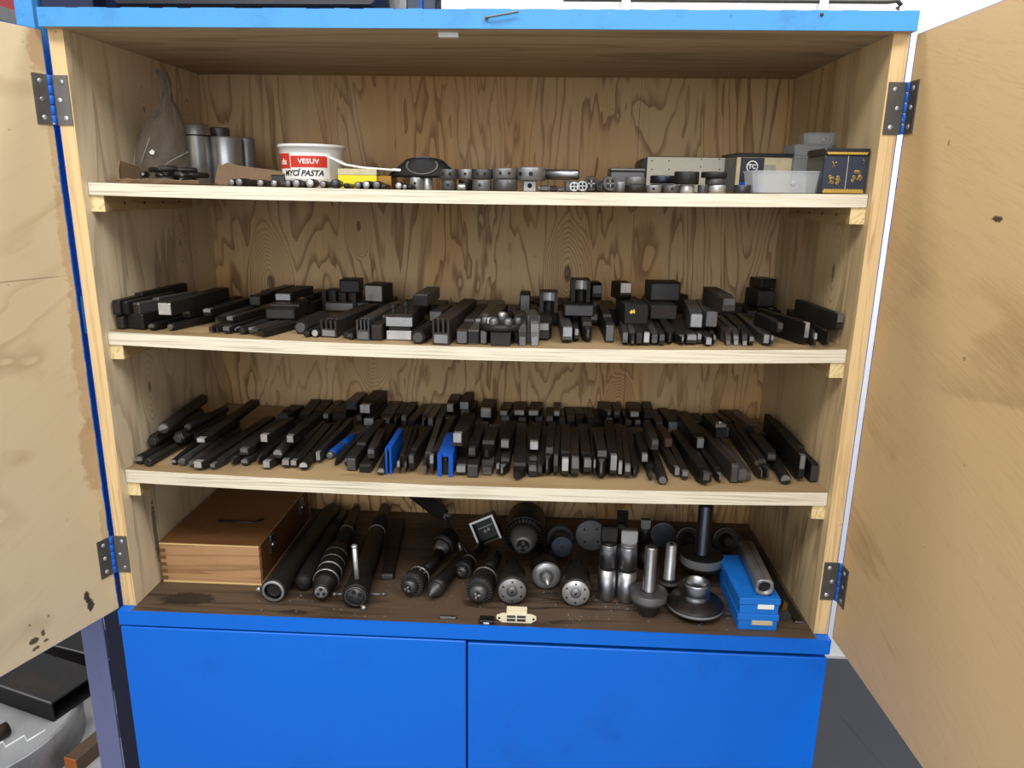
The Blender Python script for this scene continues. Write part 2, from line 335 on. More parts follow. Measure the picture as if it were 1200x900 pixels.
tb = part('top_board', MB().box(0, W, -PR+.003, D+.012, ZT, ZTT-.001), M['top_ply'])
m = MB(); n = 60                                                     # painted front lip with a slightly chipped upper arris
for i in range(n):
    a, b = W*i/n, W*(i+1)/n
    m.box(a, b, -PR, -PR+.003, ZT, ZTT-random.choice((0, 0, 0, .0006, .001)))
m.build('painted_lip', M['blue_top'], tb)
MB().box(-.0004, W+.0004, -PR+.003, D+.012, ZTT-.001, ZTT).build('painted_top', M['blue_edge'], tb)
fb = part('bottom_board', MB().box(T, W-T, -PR+.003, D, ZFB+.004, ZF), M['floor_ply'])
part('bottom_rail', MB().box(0, W, -PR, -PR+.003, ZFB, ZF).box(0, T, -PR+.003, 0, ZFB, ZF).box(W-T, W, -PR+.003, 0, ZFB, ZF), M['blue'])
part('lower_door', MB().cbox(.0015, .5985, -PR-.0005, -.001, -.80, ZFB-.004, .0015), M['blue'])
part('lower_door', MB().cbox(.6015, W-.0015, -PR+.001, -.001, -.80, ZFB-.008, .0015), M['blue'])
part('plinth', MB().box(T, W-T, .01, .028, GZ+.001, -.80), M['blue'])
for k in (1, 2, 3):
    x0, x1, y0, y1, N = T+.0008, W-T-.0008, SY[k], D-.002, 40
    def slab(ya, yb):
        vs = []; fs = []
        for i in range(N+1):
            x = x0+(x1-x0)*i/N; z = shz(k, x); vs += [(x, ya, z-STH[k]), (x, yb, z-STH[k]), (x, yb, z), (x, ya, z)]
        for i in range(N):
            for j in range(4): fs.append((4*i+j, 4*i+(j+1) % 4, 4*i+4+(j+1) % 4, 4*i+4+j))
        fs += [(3, 2, 1, 0), (4*N, 4*N+1, 4*N+2, 4*N+3)]
        return MB().add(vs, fs)
    sh = part('shelf', slab(y0+.0012, y1), M['shelf_top'])
    tag(slab(y0, y0+.0012).build('plywood_edge', M['ply_edge'], sh), label='pale layered plywood front edge')
    for s in (0, 1):
        xa, xb = (T, T+.021) if s == 0 else (W-T-.021, W-T)
        zt = min(shz(k, xa), shz(k, xb))-STH[k]
        cl = part('shelf_cleat', MB().box(xa, xb, y0+.004, .30, zt-.024, zt), M['cleat'])
        MB().box(xa, xb, y0+.003, y0+.004, zt-.024, zt).build('cleat_end', M['end_grain'], cl)
        for yy in (.07, .13, .19, .25):
            MB().lathe([(.0022, 0), (.0022, .0006)], 'x', 8, TR((xb if s == 0 else xa-.0006), yy, zt-.012)).build('screw', M['hole'], cl)
# upper doors, swung open on butt hinges
DH0, DH1 = -.0735, .8452
def door(side, ang):
    sg = -1 if side == 0 else 1
    px = -.0045 if side == 0 else W+.0055
    piv = Vector((px, -.0025, 0))
    # local frame: +Y runs from the pin along the door, +X is the outer (painted) side
    root = bpy.data.objects.new('door', None)
    u = Vector((sg*math.sin(R(ang)), -math.cos(R(ang)), 0)); nrm = Vector((sg*math.cos(R(ang)), math.sin(R(ang)), 0))
    Mx = Matrix(((nrm.x, u.x, 0, piv.x), (nrm.y, u.y, 0, piv.y), (0, 0, 1, 0), (0, 0, 0, 1)))
    mb = MB().box(.0008, .017, .0022, .594, DH0, DH1)
    o = mb.build('door', M['door_l' if side == 0 else 'door_r'], cab); o.matrix_local = Matrix.Translation(OFF) @ Mx
    sk = MB().box(.017, .0182, .001, .595, DH0-.0008, DH1+.0008).box(.0012, .017, .001, .0022, DH0, DH1).box(.0012, .017, .594, .595, DH0, DH1).box(.0012, .017, .0022, .594, DH1, DH1+.0008).box(.0012, .017, .0022, .594, DH0-.0008, DH0)
    tag(sk.build('painted_outside', M['blue_edge'], o), label='blue painted outer face and edges')
    fr = MB()
    rr = random.Random(3+side)
    for i in range(46):                                             # smeared paint and splinters along the hinge edge
        z = DH0+.01+(DH1-DH0-.02)*i/46
        fr.box(.0004, .0008, .0022, .0022+rr.uniform(.0004, .0018), z, z+(DH1-DH0)/46*1.02)
    fr.build('paint_smear', M['blue_edge'], o)
    return o, Mx
dl, ML = door(0, 19.5); dr, MRr = door(1, 2.2)
dl['label'] = 'pale plywood door with brown stains'; dr['label'] = 'golden plywood door with fine cross grain'
def hinge(side, z0, z1, Mx):
    sg = -1 if side == 0 else 1
    px = -.0045 if side == 0 else W+.0055
    h = MB(); w = .024
    xa, xb = (px+.002, px+.002+w) if side == 0 else (px-.002-w, px-.002)
    h.box(xa, xb, -.0016, -.0001, z0, z1)
    h.box(-.0012, .0008, .004, .004+w*.95, z0, z1, M=Mx)
    o = part('hinge', h, M['zinc'], label='zinc butt hinge with blue paint on its knuckle')
    kn = MB(); n = 5
    for i in range(n):
        a, b = z0+(z1-z0)*i/n+.0004, z0+(z1-z0)*(i+1)/n-.0004
        kn.lathe([(.0030, a), (.0036, a+.0006), (.0036, b-.0006), (.0030, b)], 'z', 12, TR(px, -.0040, 0))
    kn.build('knuckle', M['blue_edge'], o)
    for i, t in enumerate((.14, .5, .86)):
        z = z0+(z1-z0)*t
        x = (xa+xb)/2 + (.003 if i == 1 else -.003)*sg
        sc = [(.0036, 0), (.0036, -.0004), (.0026, -.0012), (0, -.0013)]
        MB().lathe(sc, 'y', 12, TR(x, -.0016, z)).build('screw', M['bright'], o)
        MB().lathe([(.0036, 0), (.0036, -.0004), (.0026, -.0012), (0, -.0013)], 'x', 12, Mx @ TR(-.0012, .004+w*.5, z)).build('screw', M['bright'], o)
for side, Mx in ((0, ML), (1, MRr)):
    hinge(side, .7175, .786, Mx); hinge(side, -.006, .061, Mx)
# small fittings of the cabinet
c = at(608, 719, .004)
mc = part('magnetic_catch', MB().cbox(.665, .692+.008, .0, .022, ZF+.0002, ZF+.016, .001), M['cream_plastic'], label='cream plastic magnetic catch')
MB().prism([(.658, .0), (.707, .0), (.716, .006), (.716, .012), (.707, .016), (.658, .016), (.649, .012), (.649, .006)], -.0035, -.0005, 'y', TR(0, 0, ZF)).build('catch_plate', M['cream_plastic'], mc)
for x in (.6665, .6835):
    for z in (.003, .0095):
        MB().box(x, x+.0145, -.0042, -.0035, ZF+z, ZF+z+.0042).build('magnet', M['grey'], mc)
for x in (.6535, .7115): MB().lathe([(.002, 0), (.002, -.0009)], 'y', 10, TR(x, -.0032, ZF+.008)).build('screw_hole', M['hole'], mc)
sp_ = part('catch_block', MB().cbox(.620, .645, -.012, .006, ZF, ZF+.006, .001), M['black2'], label='small dark striker block')
MB().box(.628, .637, -.0126, -.0119, ZF+.001, ZF+.0035).build('white_chip', M['white_plastic'], sp_)
part('striker_plate', MB().box(at(514, 40, .01).x, at(537, 40, .01).x, .008, .018, ZT-.006, ZT), M['white_plastic'], label='small white striker under the top board')
p0, p1 = at(570, 22, -PR), at(608, 15, -PR)
part('bent_nail', MB().tube([p0+Vector((0, .01, 0)), p0+Vector((0, -.004, 0)), p0+Vector((.004, -.006, .001)), p1+Vector((0, -.007, 0))], .0013).lathe([(.0028, 0), (.0028, .002), (0, .0025)], 'y', 10, TR(p0.x, -PR-.0025, p0.z)), M['zinc'], label='bent nail on the top lip')
p0 = at(963, 17, -PR)
part('nail_head', MB().lathe([(.0025, 0), (.0022, -.0015), (0, -.002)], 'y', 10, TR(p0.x, -PR, p0.z)), M['grey'])
pa, pb = at(18, 20, .03), at(39, 20, .03)
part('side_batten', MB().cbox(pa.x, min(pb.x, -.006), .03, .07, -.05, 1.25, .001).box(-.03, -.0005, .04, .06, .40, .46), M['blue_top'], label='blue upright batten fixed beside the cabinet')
REST = []                                # (thing, surface): things lying directly on a shelf (1-3) or on the bottom board (0)
# ------------------------------------------------------------------ lathe tools on the two tool shelves
# (shelf, kind, X, Y, z, yaw, width, height, length, layer, row): front end of each tool measured on its shelf
TOOLS = [
(2,'b',0.6794,0.3245,0.3984,0.9,0.0265,0.0283,0.072,0,1),
(2,'s',0.7081,0.3183,0.3986,1.1,0.0299,0.0317,0.06,0,1),
(2,'b',0.7534,0.3244,0.3989,1.1,0.0266,0.0267,0.071,0,1),
(2,'b',0.7837,0.3252,0.3993,2.0,0.0299,0.0317,0.06,0,1),
(2,'s',0.8121,0.3227,0.3996,1.5,0.0264,0.0298,0.071,0,1),
(2,'b',0.884,0.3178,0.4007,3.0,0.0297,0.0331,0.06,0,1),
(2,'b',0.9121,0.3189,0.4013,1.8,0.0264,0.0265,0.07,0,1),
(2,'s',0.9402,0.3196,0.4019,4.1,0.0248,0.0314,0.059,0,1),
(2,'b',1.0438,0.2964,0.4044,0.3,0.0297,0.0249,0.071,0,1),
(2,'b',0.5072,0.2951,0.3985,-1.3,0.0263,0.0215,0.069,0,1),
(2,'s',0.5636,0.2997,0.3982,0.6,0.0229,0.0248,0.07,0,1),
(2,'b',0.4524,0.3102,0.3989,0.6,0.0266,0.0184,0.083,0,1),
(2,'s',0.481,0.3064,0.3986,-0.8,0.0265,0.0217,0.071,0,1),
(2,'b',0.6844,0.2238,0.3984,1.9,0.0384,0.025,0.086,0,1),
(2,'b',0.6503,0.2183,0.3983,1.3,0.029,0.022,0.106,0,1),
(2,'b',0.7457,0.2271,0.3989,1.3,0.0409,0.0327,0.097,0,1),
(2,'s',0.8027,0.2152,0.3995,0.6,0.0202,0.021,0.107,0,1),
(2,'b',0.8377,0.2322,0.4,0.6,0.0229,0.0282,0.119,0,1),
(2,'b',0.0332,0.0358,0.4083,-7.3,0.0134,0.0251,0.226,0,0),
(2,'b',0.0553,0.0416,0.4076,-8.1,0.0297,0.0252,0.22,0,0),
(2,'r',0.0836,0.0381,0.4066,-10.7,0.0276,0.013,0.224,0,0),
(2,'x',0.1104,0.0461,0.4058,-14.3,0.0222,0.013,0.216,0,0),
(2,'s',0.1783,0.0443,0.4038,-0.3,0.0111,0.0098,0.206,0,0),
(2,'p',0.1893,0.0474,0.4035,-1.5,0.0111,0.0098,0.207,0,0),
(2,'s',0.202,0.0442,0.4032,-6.2,0.0152,0.0112,0.18,0,0),
(2,'p',0.2163,0.0546,0.4028,-6.1,0.0111,0.0085,0.18,0,0),
(2,'x',0.2288,0.0451,0.4025,-8.6,0.0166,0.0126,0.152,0,0),
(2,'s',0.2432,0.0487,0.4022,-11.4,0.0111,0.0112,0.138,0,0),
(2,'s',0.2539,0.0385,0.402,-13.7,0.0147,0.012,0.14,0,0),
(2,'s',0.2667,0.0296,0.4017,-14.3,0.0146,0.0111,0.138,0,0),
(2,'x',0.3166,0.0705,0.4007,-3.1,0.0274,0.0227,0.112,0,0),
(2,'r',0.3339,0.0459,0.4004,-5.3,0.0118,0.0112,0.076,0,0),
(2,'xw',0.3472,0.0491,0.4002,-6.3,0.0144,0.0182,0.065,0,0),
(2,'g',0.3684,0.0534,0.3999,-8.0,0.027,0.028,0.19,0,0),
(2,'r',0.3965,0.0504,0.3995,-5.1,0.0107,0.0126,0.187,0,0),
(2,'r',0.4066,0.0401,0.3994,-5.9,0.0117,0.0125,0.128,0,0),
(2,'g',0.4282,0.0385,0.3991,-3.4,0.0207,0.0331,0.199,0,0),
(2,'b',0.449,0.0419,0.3989,-3.0,0.0182,0.0304,0.22,0,0),
(2,'H',0.4844,0.0472,0.3986,-1.0,0.0427,0.047,0.133,0,0),
(2,'x',0.5186,0.0254,0.3984,-3.5,0.0281,0.0218,0.317,0,0),
(2,'g',0.5552,0.023,0.3983,-4.8,0.0268,0.0393,0.239,0,0),
(2,'b',0.5872,0.0324,0.3982,-2.5,0.0175,0.0273,0.257,0,0),
(2,'b',0.6049,0.0345,0.3982,-2.9,0.0175,0.0274,0.258,0,0),
(2,'b',0.256,0.2667,0.4019,-7.0,0.039,0.021,0.074,0,1),
(2,'g',0.317,0.2996,0.4007,-1.2,0.0664,0.0399,0.052,0,1),
(2,'b',0.3658,0.2913,0.3999,2.1,0.0247,0.0232,0.096,0,1),
(2,'b',0.3942,0.308,0.3995,-4.1,0.0333,0.0234,0.074,0,1),
(2,'s',0.4237,0.3033,0.3992,-1.7,0.0199,0.0184,0.083,0,1),
(2,'T',0.6486,0.0266,0.3983,-0.5,0.0321,0.0244,0.061,0,0),
(2,'b',0.6214,0.035,0.3982,-2.3,0.0108,0.023,0.196,0,0),
(2,'k',0.6828,0.0316,0.3984,8.1,0.0188,0.0433,0.084,0,0),
(2,'k',0.7022,0.0333,0.3985,6.5,0.0201,0.0434,0.094,0,0),
(2,'s',0.7185,0.0761,0.3986,1.6,0.022,0.0309,0.167,0,0),
(2,'sw',0.7537,0.0526,0.3989,2.0,0.0178,0.0266,0.175,0,0),
(2,'s',0.7673,0.0651,0.3991,-1.4,0.0106,0.021,0.197,0,0),
(2,'p',0.7864,0.059,0.3993,0.4,0.0153,0.0297,0.194,0,0),
(2,'b',0.8217,0.0668,0.3998,0.8,0.0138,0.037,0.186,0,0),
(2,'s',0.844,0.0403,0.4001,-2.9,0.0096,0.021,0.222,0,0),
(2,'p',0.8553,0.0344,0.4003,-2.5,0.0106,0.021,0.228,0,0),
(2,'s',0.8673,0.0415,0.4005,-2.4,0.0118,0.021,0.22,0,0),
(2,'sw',0.8788,0.042,0.4007,-2.6,0.0115,0.021,0.22,0,0),
(2,'s',0.8901,0.0425,0.4009,-2.6,0.0115,0.0187,0.219,0,0),
(2,'p',0.9174,0.0496,0.4014,-1.7,0.0136,0.0213,0.212,0,0),
(2,'b',0.604,0.3191,0.3982,-0.5,0.0585,0.0201,0.07,0,1),
(2,'s',0.9016,0.0428,0.4011,-2.6,0.0115,0.0179,0.219,0,0),
(2,'p',0.931,0.0432,0.4017,-3.6,0.0146,0.017,0.219,0,0),
(2,'s',0.9493,0.0502,0.4021,-3.3,0.0188,0.015,0.212,0,0),
(2,'s',0.9637,0.0571,0.4024,-4.8,0.0095,0.015,0.205,0,0),
(2,'sw',0.9719,0.0373,0.4026,-5.4,0.0111,0.015,0.225,0,0),
(2,'t',0.9815,0.0438,0.4028,-7.3,0.0071,0.0163,0.218,0,0),
(2,'k',1.0064,0.0503,0.4034,-1.4,0.0122,0.022,0.14,0,0),
(2,'k',1.0185,0.0501,0.4037,-2.5,0.0122,0.022,0.16,0,0),
(2,'b',1.0806,0.3372,0.4055,4.5,0.0398,0.02,0.075,0,1),
(2,'b',1.1165,0.3154,0.4066,-0.9,0.0327,0.013,0.097,0,1),
(2,'k',1.0301,0.0432,0.404,-3.4,0.0121,0.0243,0.167,0,0),
(2,'s',1.0414,0.0427,0.4043,-5.8,0.0108,0.0135,0.219,0,0),
(2,'sw',1.0625,0.0419,0.4049,-3.0,0.0108,0.0175,0.22,0,0),
(2,'t',1.0708,0.0348,0.4052,-3.5,0.0068,0.0174,0.227,0,0),
(2,'sw',1.1258,0.0471,0.4069,14.3,0.0118,0.0363,0.148,0,0),
(2,'t',1.1525,0.0271,0.4078,-4.3,0.0068,0.023,0.235,0,0),
(2,'tw',1.1307,0.019,0.4071,-7.7,0.0067,0.023,0.254,0,0),
(2,'D',1.1581,0.3375,0.408,6.5,0.0309,0.0144,0.075,0,1),
(2,'b',1.0345,0.3684,0.4042,14.3,0.0479,0.0184,0.045,0,1),
(2,'b',0.9846,0.3684,0.4029,14.3,0.0323,0.0358,0.045,0,1),
(2,'p',0.17,0.0853,0.4138,-4.1,0.0157,0.0101,0.146,1,0),
(2,'s',0.1951,0.0842,0.4146,-9.1,0.0142,0.0115,0.096,1,0),
(2,'b',0.2643,0.125,0.4154,5.2,0.0498,0.0207,0.101,1,0),
(2,'s',0.1191,0.0859,0.4198,-3.7,0.0171,0.013,0.187,1,0),
(2,'s',0.1518,0.0876,0.4241,-5.0,0.02,0.0115,0.151,1,0),
(2,'b',1.144,0.3425,0.4227,14.3,0.0365,0.0331,0.052,1,1),
(2,'b',1.1525,0.3684,0.456,14.3,0.0327,0.0181,0.045,1,1),
(2,'sw',0.9627,0.0925,0.4178,-5.7,0.0209,0.0308,0.149,1,0),
(2,'s',0.9846,0.0926,0.4193,-5.4,0.0208,0.0308,0.148,1,0),
(2,'s',1.0054,0.063,0.4502,2.2,0.023,0.0287,0.126,1,0),
(2,'b',0.9214,0.1697,0.4228,0.4,0.0444,0.0238,0.126,1,0),
(2,'s',1.0821,0.0441,0.4228,6.8,0.012,0.0215,0.091,1,0),
(2,'b',0.1878,0.2078,0.4241,-6.9,0.0218,0.0219,0.143,1,1),
(2,'sw',0.2418,0.1937,0.4362,-3.2,0.0339,0.0139,0.117,1,1),
(2,'Y',0.8687,0.1202,0.4219,5.7,0.0399,0.0329,0.08,1,0),
(2,'b',0.7743,0.14,0.4292,0.7,0.0523,0.0205,0.079,1,0),
(2,'bw',0.1111,0.0327,0.433,-4.0,0.0232,0.022,0.191,1,0),
(2,'sw',0.6311,0.0361,0.4229,-4.4,0.0161,0.0177,0.155,1,0),
(2,'s',0.2531,0.3146,0.4231,-6.4,0.0268,0.0117,0.067,1,1),
(2,'s',1.1676,0.0361,0.431,4.9,0.0118,0.029,0.156,1,0),
(2,'b',0.6807,0.1972,0.4236,0.5,0.0182,0.035,0.045,1,0),
(2,'b',0.0333,0.0305,0.4336,-3.1,0.0136,0.0261,0.207,1,0),
(2,'b',0.0442,0.036,0.433,-7.2,0.0096,0.0207,0.129,1,0),
(2,'b',0.0594,0.0414,0.433,-14.3,0.0124,0.0208,0.143,1,0),
(2,'bw',0.3876,0.2889,0.4233,-14.3,0.0393,0.0343,0.045,1,1),
(2,'b',0.9298,0.2232,0.4468,5.1,0.0552,0.0337,0.045,1,1),
(2,'s',0.8069,0.19,0.4499,5.8,0.0195,0.03,0.047,1,0),
(2,'sw',0.8546,0.1732,0.455,12.1,0.0266,0.0282,0.045,1,0),
(2,'b',0.5087,0.1038,0.4458,-3.4,0.0242,0.02,0.109,1,0),
(2,'b',0.5338,0.1081,0.4204,-5.8,0.0214,0.0172,0.085,1,0),
(2,'V',0.7228,0.177,0.4297,1.6,0.0313,0.0343,0.045,1,0),
(2,'V',0.7776,0.1719,0.4499,2.4,0.0326,0.037,0.045,1,0),
(2,'b',0.3424,0.2871,0.4409,4.7,0.0392,0.0244,0.045,1,1),
(3,'r',0.035,0.0402,0.174,-4.6,0.017,0.017,0.171,0,0),
(3,'r',0.0534,0.033,0.1735,-4.5,0.0206,0.015,0.175,0,0),
(3,'r',0.0912,0.0472,0.1724,3.0,0.0111,0.014,0.173,0,0),
(3,'r',0.1063,0.0441,0.172,-1.0,0.0193,0.015,0.189,0,0),
(3,'r',0.1269,0.0401,0.1714,-0.6,0.0193,0.015,0.189,0,0),
(3,'sw',0.145,0.028,0.171,-5.3,0.0191,0.0168,0.267,0,0),
(3,'s',0.1662,0.0356,0.1705,-4.5,0.0151,0.0123,0.256,0,0),
(3,'p',0.1926,0.0553,0.1699,-2.0,0.0139,0.015,0.234,0,0),
(3,'r',0.209,0.06,0.1695,-4.7,0.0186,0.015,0.235,0,0),
(3,'p',0.2281,0.0665,0.1691,-4.0,0.0129,0.015,0.228,0,0),
(3,'sw',0.2534,0.0491,0.1686,-1.2,0.0156,0.0155,0.246,0,0),
(3,'sw',0.279,0.0592,0.1682,1.1,0.0171,0.0156,0.228,0,0),
(3,'sw',0.296,0.0617,0.1679,1.1,0.0171,0.014,0.213,0,0),
(3,'rw',0.3139,0.0529,0.1676,0.6,0.0184,0.017,0.242,0,0),
(3,'sw',0.3278,0.0863,0.1674,-1.5,0.0102,0.0221,0.206,0,0),
(3,'s',0.1984,0.2913,0.1698,-6.7,0.0274,0.0251,0.062,0,1),
(3,'s',0.2354,0.2976,0.169,5.1,0.0225,0.0217,0.115,0,1),
(3,'s',0.2569,0.301,0.1686,2.8,0.0208,0.0218,0.111,0,1),
(3,'s',0.2759,0.3039,0.1682,-1.0,0.0173,0.0218,0.108,0,1),
(3,'b',0.3006,0.3191,0.1678,-3.6,0.0315,0.023,0.09,0,1),
(3,'sw',0.3706,0.2954,0.1668,-0.1,0.0241,0.023,0.112,0,1),
(3,'s',0.346,0.3033,0.1671,0.6,0.0156,0.023,0.089,0,1),
(3,'s',0.4008,0.2887,0.1665,1.0,0.0257,0.0251,0.123,0,1),
(3,'p',0.4213,0.2964,0.1663,0.3,0.0155,0.0234,0.116,0,1),
(3,'s',0.4376,0.3039,0.1661,-0.5,0.0173,0.0253,0.108,0,1),
(3,'s',0.453,0.2846,0.166,-5.5,0.017,0.0214,0.128,0,1),
(3,'p',0.4743,0.3027,0.1658,-3.0,0.0121,0.0235,0.109,0,1),
(3,'s',0.4903,0.2991,0.1657,-1.8,0.0155,0.0234,0.113,0,1),
(3,'s',0.5099,0.301,0.1656,0.3,0.0155,0.0234,0.111,0,1),
(3,'s',0.5305,0.3038,0.1655,-3.6,0.0258,0.0237,0.075,0,1),
(3,'s',0.5611,0.337,0.1654,-1.8,0.0282,0.0331,0.075,0,1),
(3,'b',0.6021,0.3333,0.1654,-5.6,0.021,0.011,0.079,0,1),
(3,'U',0.3411,0.1091,0.1672,-7.5,0.0151,0.0177,0.118,0,0),
(3,'p',0.3597,0.0776,0.167,-3.7,0.0104,0.011,0.207,0,0),
(3,'s',0.3797,0.0794,0.1667,-1.4,0.0133,0.0142,0.208,0,0),
(3,'b',0.394,0.0617,0.1665,-1.4,0.0161,0.0294,0.208,0,0),
(3,'b',0.4188,0.0563,0.1663,0.4,0.0203,0.017,0.225,0,0),
(3,'r',0.4477,0.0471,0.166,3.4,0.0144,0.0215,0.221,0,0),
(3,'P',0.4596,0.0536,0.1659,-0.5,0.0101,0.049,0.102,0,0),
(3,'tw',0.4784,0.055,0.1658,4.8,0.0087,0.0231,0.192,0,0),
(3,'t',0.4863,0.0563,0.1657,4.3,0.0072,0.0216,0.215,0,0),
(3,'s',0.495,0.0654,0.1657,-3.7,0.0117,0.0356,0.154,0,0),
(3,'t',0.5244,0.052,0.1656,2.7,0.0115,0.0306,0.233,0,0),
(3,'t',0.5359,0.0536,0.1655,-0.6,0.0115,0.0368,0.229,0,0),
(3,'F',0.556,0.052,0.1654,0.1,0.0259,0.0412,0.113,0,0),
(3,'sw',0.5821,0.0583,0.1654,1.3,0.0217,0.018,0.236,0,0),
(3,'b',0.6023,0.0526,0.1654,0.3,0.0187,0.023,0.242,0,0),
(3,'s',0.6258,0.0625,0.1654,1.2,0.0217,0.018,0.233,0,0),
(3,'s',0.6434,0.3371,0.1654,-2.1,0.0247,0.0221,0.075,0,1),
(3,'s',0.6751,0.337,0.1655,0.5,0.0265,0.0222,0.075,0,1),
(3,'s',0.7068,0.337,0.1657,0.3,0.023,0.0222,0.075,0,1),
(3,'s',0.7333,0.337,0.1659,0.3,0.0176,0.0221,0.075,0,1),
(3,'s',0.7543,0.337,0.166,0.5,0.0176,0.0203,0.075,0,1),
(3,'s',0.7743,0.337,0.1662,1.6,0.0193,0.0239,0.075,0,1),
(3,'s',0.7937,0.337,0.1664,0.9,0.0193,0.0239,0.075,0,1),
(3,'s',0.8138,0.337,0.1666,1.5,0.0193,0.0239,0.075,0,1),
(3,'s',0.8332,0.337,0.1669,0.8,0.0193,0.021,0.075,0,1),
(3,'s',0.8526,0.337,0.1671,0.8,0.0193,0.022,0.075,0,1),
(3,'p',0.872,0.337,0.1674,0.4,0.0193,0.021,0.075,0,1),
(3,'s',0.8913,0.337,0.1677,-0.7,0.0193,0.022,0.075,0,1),
(3,'s',0.9105,0.337,0.168,-0.9,0.0192,0.0219,0.075,0,1),
(3,'s',0.9291,0.337,0.1683,-0.7,0.0174,0.021,0.075,0,1),
(3,'t',0.6417,0.0638,0.1654,-0.2,0.0101,0.021,0.231,0,0),
(3,'p',0.6546,0.0572,0.1655,-0.9,0.0158,0.0238,0.188,0,0),
(3,'p',0.6816,0.0403,0.1656,1.6,0.0213,0.0226,0.255,0,0),
(3,'s',0.701,0.061,0.1657,-0.7,0.0187,0.021,0.234,0,0),
(3,'s',0.7168,0.0623,0.1658,-1.2,0.013,0.0229,0.204,0,0),
(3,'p',0.7297,0.0596,0.1659,-1.9,0.0129,0.0442,0.182,0,0),
(3,'s',0.7418,0.0643,0.1659,-1.8,0.0101,0.0398,0.173,0,0),
(3,'sw',0.7576,0.0615,0.1661,-0.8,0.0158,0.0397,0.18,0,0),
(3,'s',0.7725,0.0588,0.1662,-2.3,0.0144,0.038,0.148,0,0),
(3,'s',0.7935,0.0679,0.1664,-0.2,0.0169,0.0367,0.187,0,0),
(3,'t',0.8051,0.061,0.1665,-1.1,0.0068,0.0335,0.2,0,0),
(3,'p',0.8203,0.0505,0.1667,0.5,0.0162,0.0437,0.146,0,0),
(3,'sw',0.8364,0.0628,0.1669,-2.3,0.0164,0.0426,0.204,0,0),
(3,'sw',0.8499,0.0638,0.1671,-3.5,0.0106,0.0305,0.215,0,0),
(3,'s',0.8621,0.0608,0.1673,-3.2,0.0119,0.0259,0.227,0,0),
(3,'p',0.877,0.0654,0.1675,-2.6,0.0133,0.017,0.229,0,0),
(3,'t',0.903,0.0549,0.1679,1.2,0.0116,0.017,0.214,0,0),
(3,'x',0.9179,0.0409,0.1681,-1.3,0.0191,0.017,0.225,0,0),
(3,'sw',0.9456,0.0757,0.1686,2.0,0.013,0.0174,0.219,0,0),
(3,'s',0.9579,0.0609,0.1689,0.4,0.0116,0.0182,0.234,0,0),
(3,'s',0.9853,0.0356,0.1694,4.0,0.0164,0.0282,0.215,0,0),
(3,'b',0.9965,0.0547,0.1696,0.7,0.0087,0.017,0.24,0,0),
(3,'p',1.0146,0.0478,0.17,2.8,0.0112,0.018,0.22,0,0),
(3,'b',1.0368,0.0521,0.1706,5.8,0.0124,0.0344,0.208,0,0),
(3,'s',1.0506,0.0488,0.1709,5.1,0.0149,0.0259,0.218,0,0),
(3,'s',1.062,0.0603,0.1712,1.8,0.01,0.0172,0.235,0,0),
(3,'p',1.0815,0.0599,0.1717,-1.2,0.007,0.0256,0.234,0,0),
(3,'p',1.0908,0.0603,0.1719,-1.2,0.0121,0.0286,0.234,0,0),
(3,'r',1.1184,0.0464,0.1727,-4.6,0.0224,0.019,0.205,0,0),
(3,'b',1.1674,0.0578,0.1741,0.5,0.0121,0.0389,0.237,0,0),
(3,'s',1.1461,0.0579,0.1735,-1.9,0.011,0.0477,0.237,0,0),
(3,'b',1.1373,0.2645,0.1732,6.9,0.0203,0.0207,0.149,0,1),
(3,'b',1.1155,0.2745,0.1726,9.7,0.0204,0.0243,0.127,0,1),
(3,'bw',0.9775,0.3138,0.1692,5.1,0.02,0.025,0.096,0,1),
(3,'s',0.9522,0.3131,0.1688,1.9,0.02,0.021,0.099,0,1),
(3,'bw',1.0726,0.2843,0.1714,12.8,0.0206,0.0244,0.08,0,1),
(3,'b',1.0918,0.2962,0.1719,11.9,0.0168,0.0246,0.081,0,1),
(3,'s',0.9966,0.3254,0.1696,4.9,0.0201,0.0216,0.084,0,1),
(3,'s',1.0201,0.3151,0.1702,6.6,0.02,0.0214,0.083,0,1),
(3,'s',1.0432,0.3049,0.1707,8.3,0.0186,0.0213,0.081,0,1),
(3,'b',0.0544,0.2547,0.1734,-0.1,0.0371,0.017,0.045,0,1),
(3,'sw',0.5973,0.3373,0.1766,-5.0,0.0282,0.0258,0.075,1,1),
(3,'r',0.2674,0.0616,0.1843,1.8,0.0205,0.0186,0.132,1,0),
(3,'sw',0.2816,0.0804,0.2031,-3.4,0.0178,0.0173,0.142,1,0),
(3,'x',0.0687,0.1109,0.1887,-9.5,0.0229,0.0209,0.141,1,0),
(3,'r',0.0852,0.1184,0.2098,-8.4,0.0153,0.0146,0.122,1,0),
(3,'s',0.0997,0.1209,0.1872,-14.3,0.0123,0.0194,0.112,1,0),
(3,'sw',0.1402,0.0568,0.2068,1.0,0.019,0.0124,0.245,1,0),
(3,'s',0.2087,0.0673,0.1851,0.1,0.0176,0.014,0.161,1,0),
(3,'sw',0.2382,0.0801,0.2031,-8.6,0.0163,0.0204,0.098,1,0),
(3,'x',0.0377,0.0843,0.1912,-1.1,0.0224,0.0206,0.174,1,0),
(3,'r',0.0545,0.0926,0.212,5.0,0.0226,0.0207,0.192,1,0),
(3,'s',0.4264,0.0696,0.1835,3.4,0.0146,0.0201,0.122,1,0),
(3,'sw',0.8934,0.0909,0.1851,-1.1,0.0146,0.0201,0.121,1,0),
(3,'s',0.9095,0.0917,0.2054,0.4,0.0146,0.0232,0.111,1,0),
(3,'W',0.9468,0.1757,0.1872,3.3,0.014,0.0163,0.091,1,0),
(3,'sw',1.0022,0.1684,0.1882,2.8,0.02,0.0227,0.147,1,1),
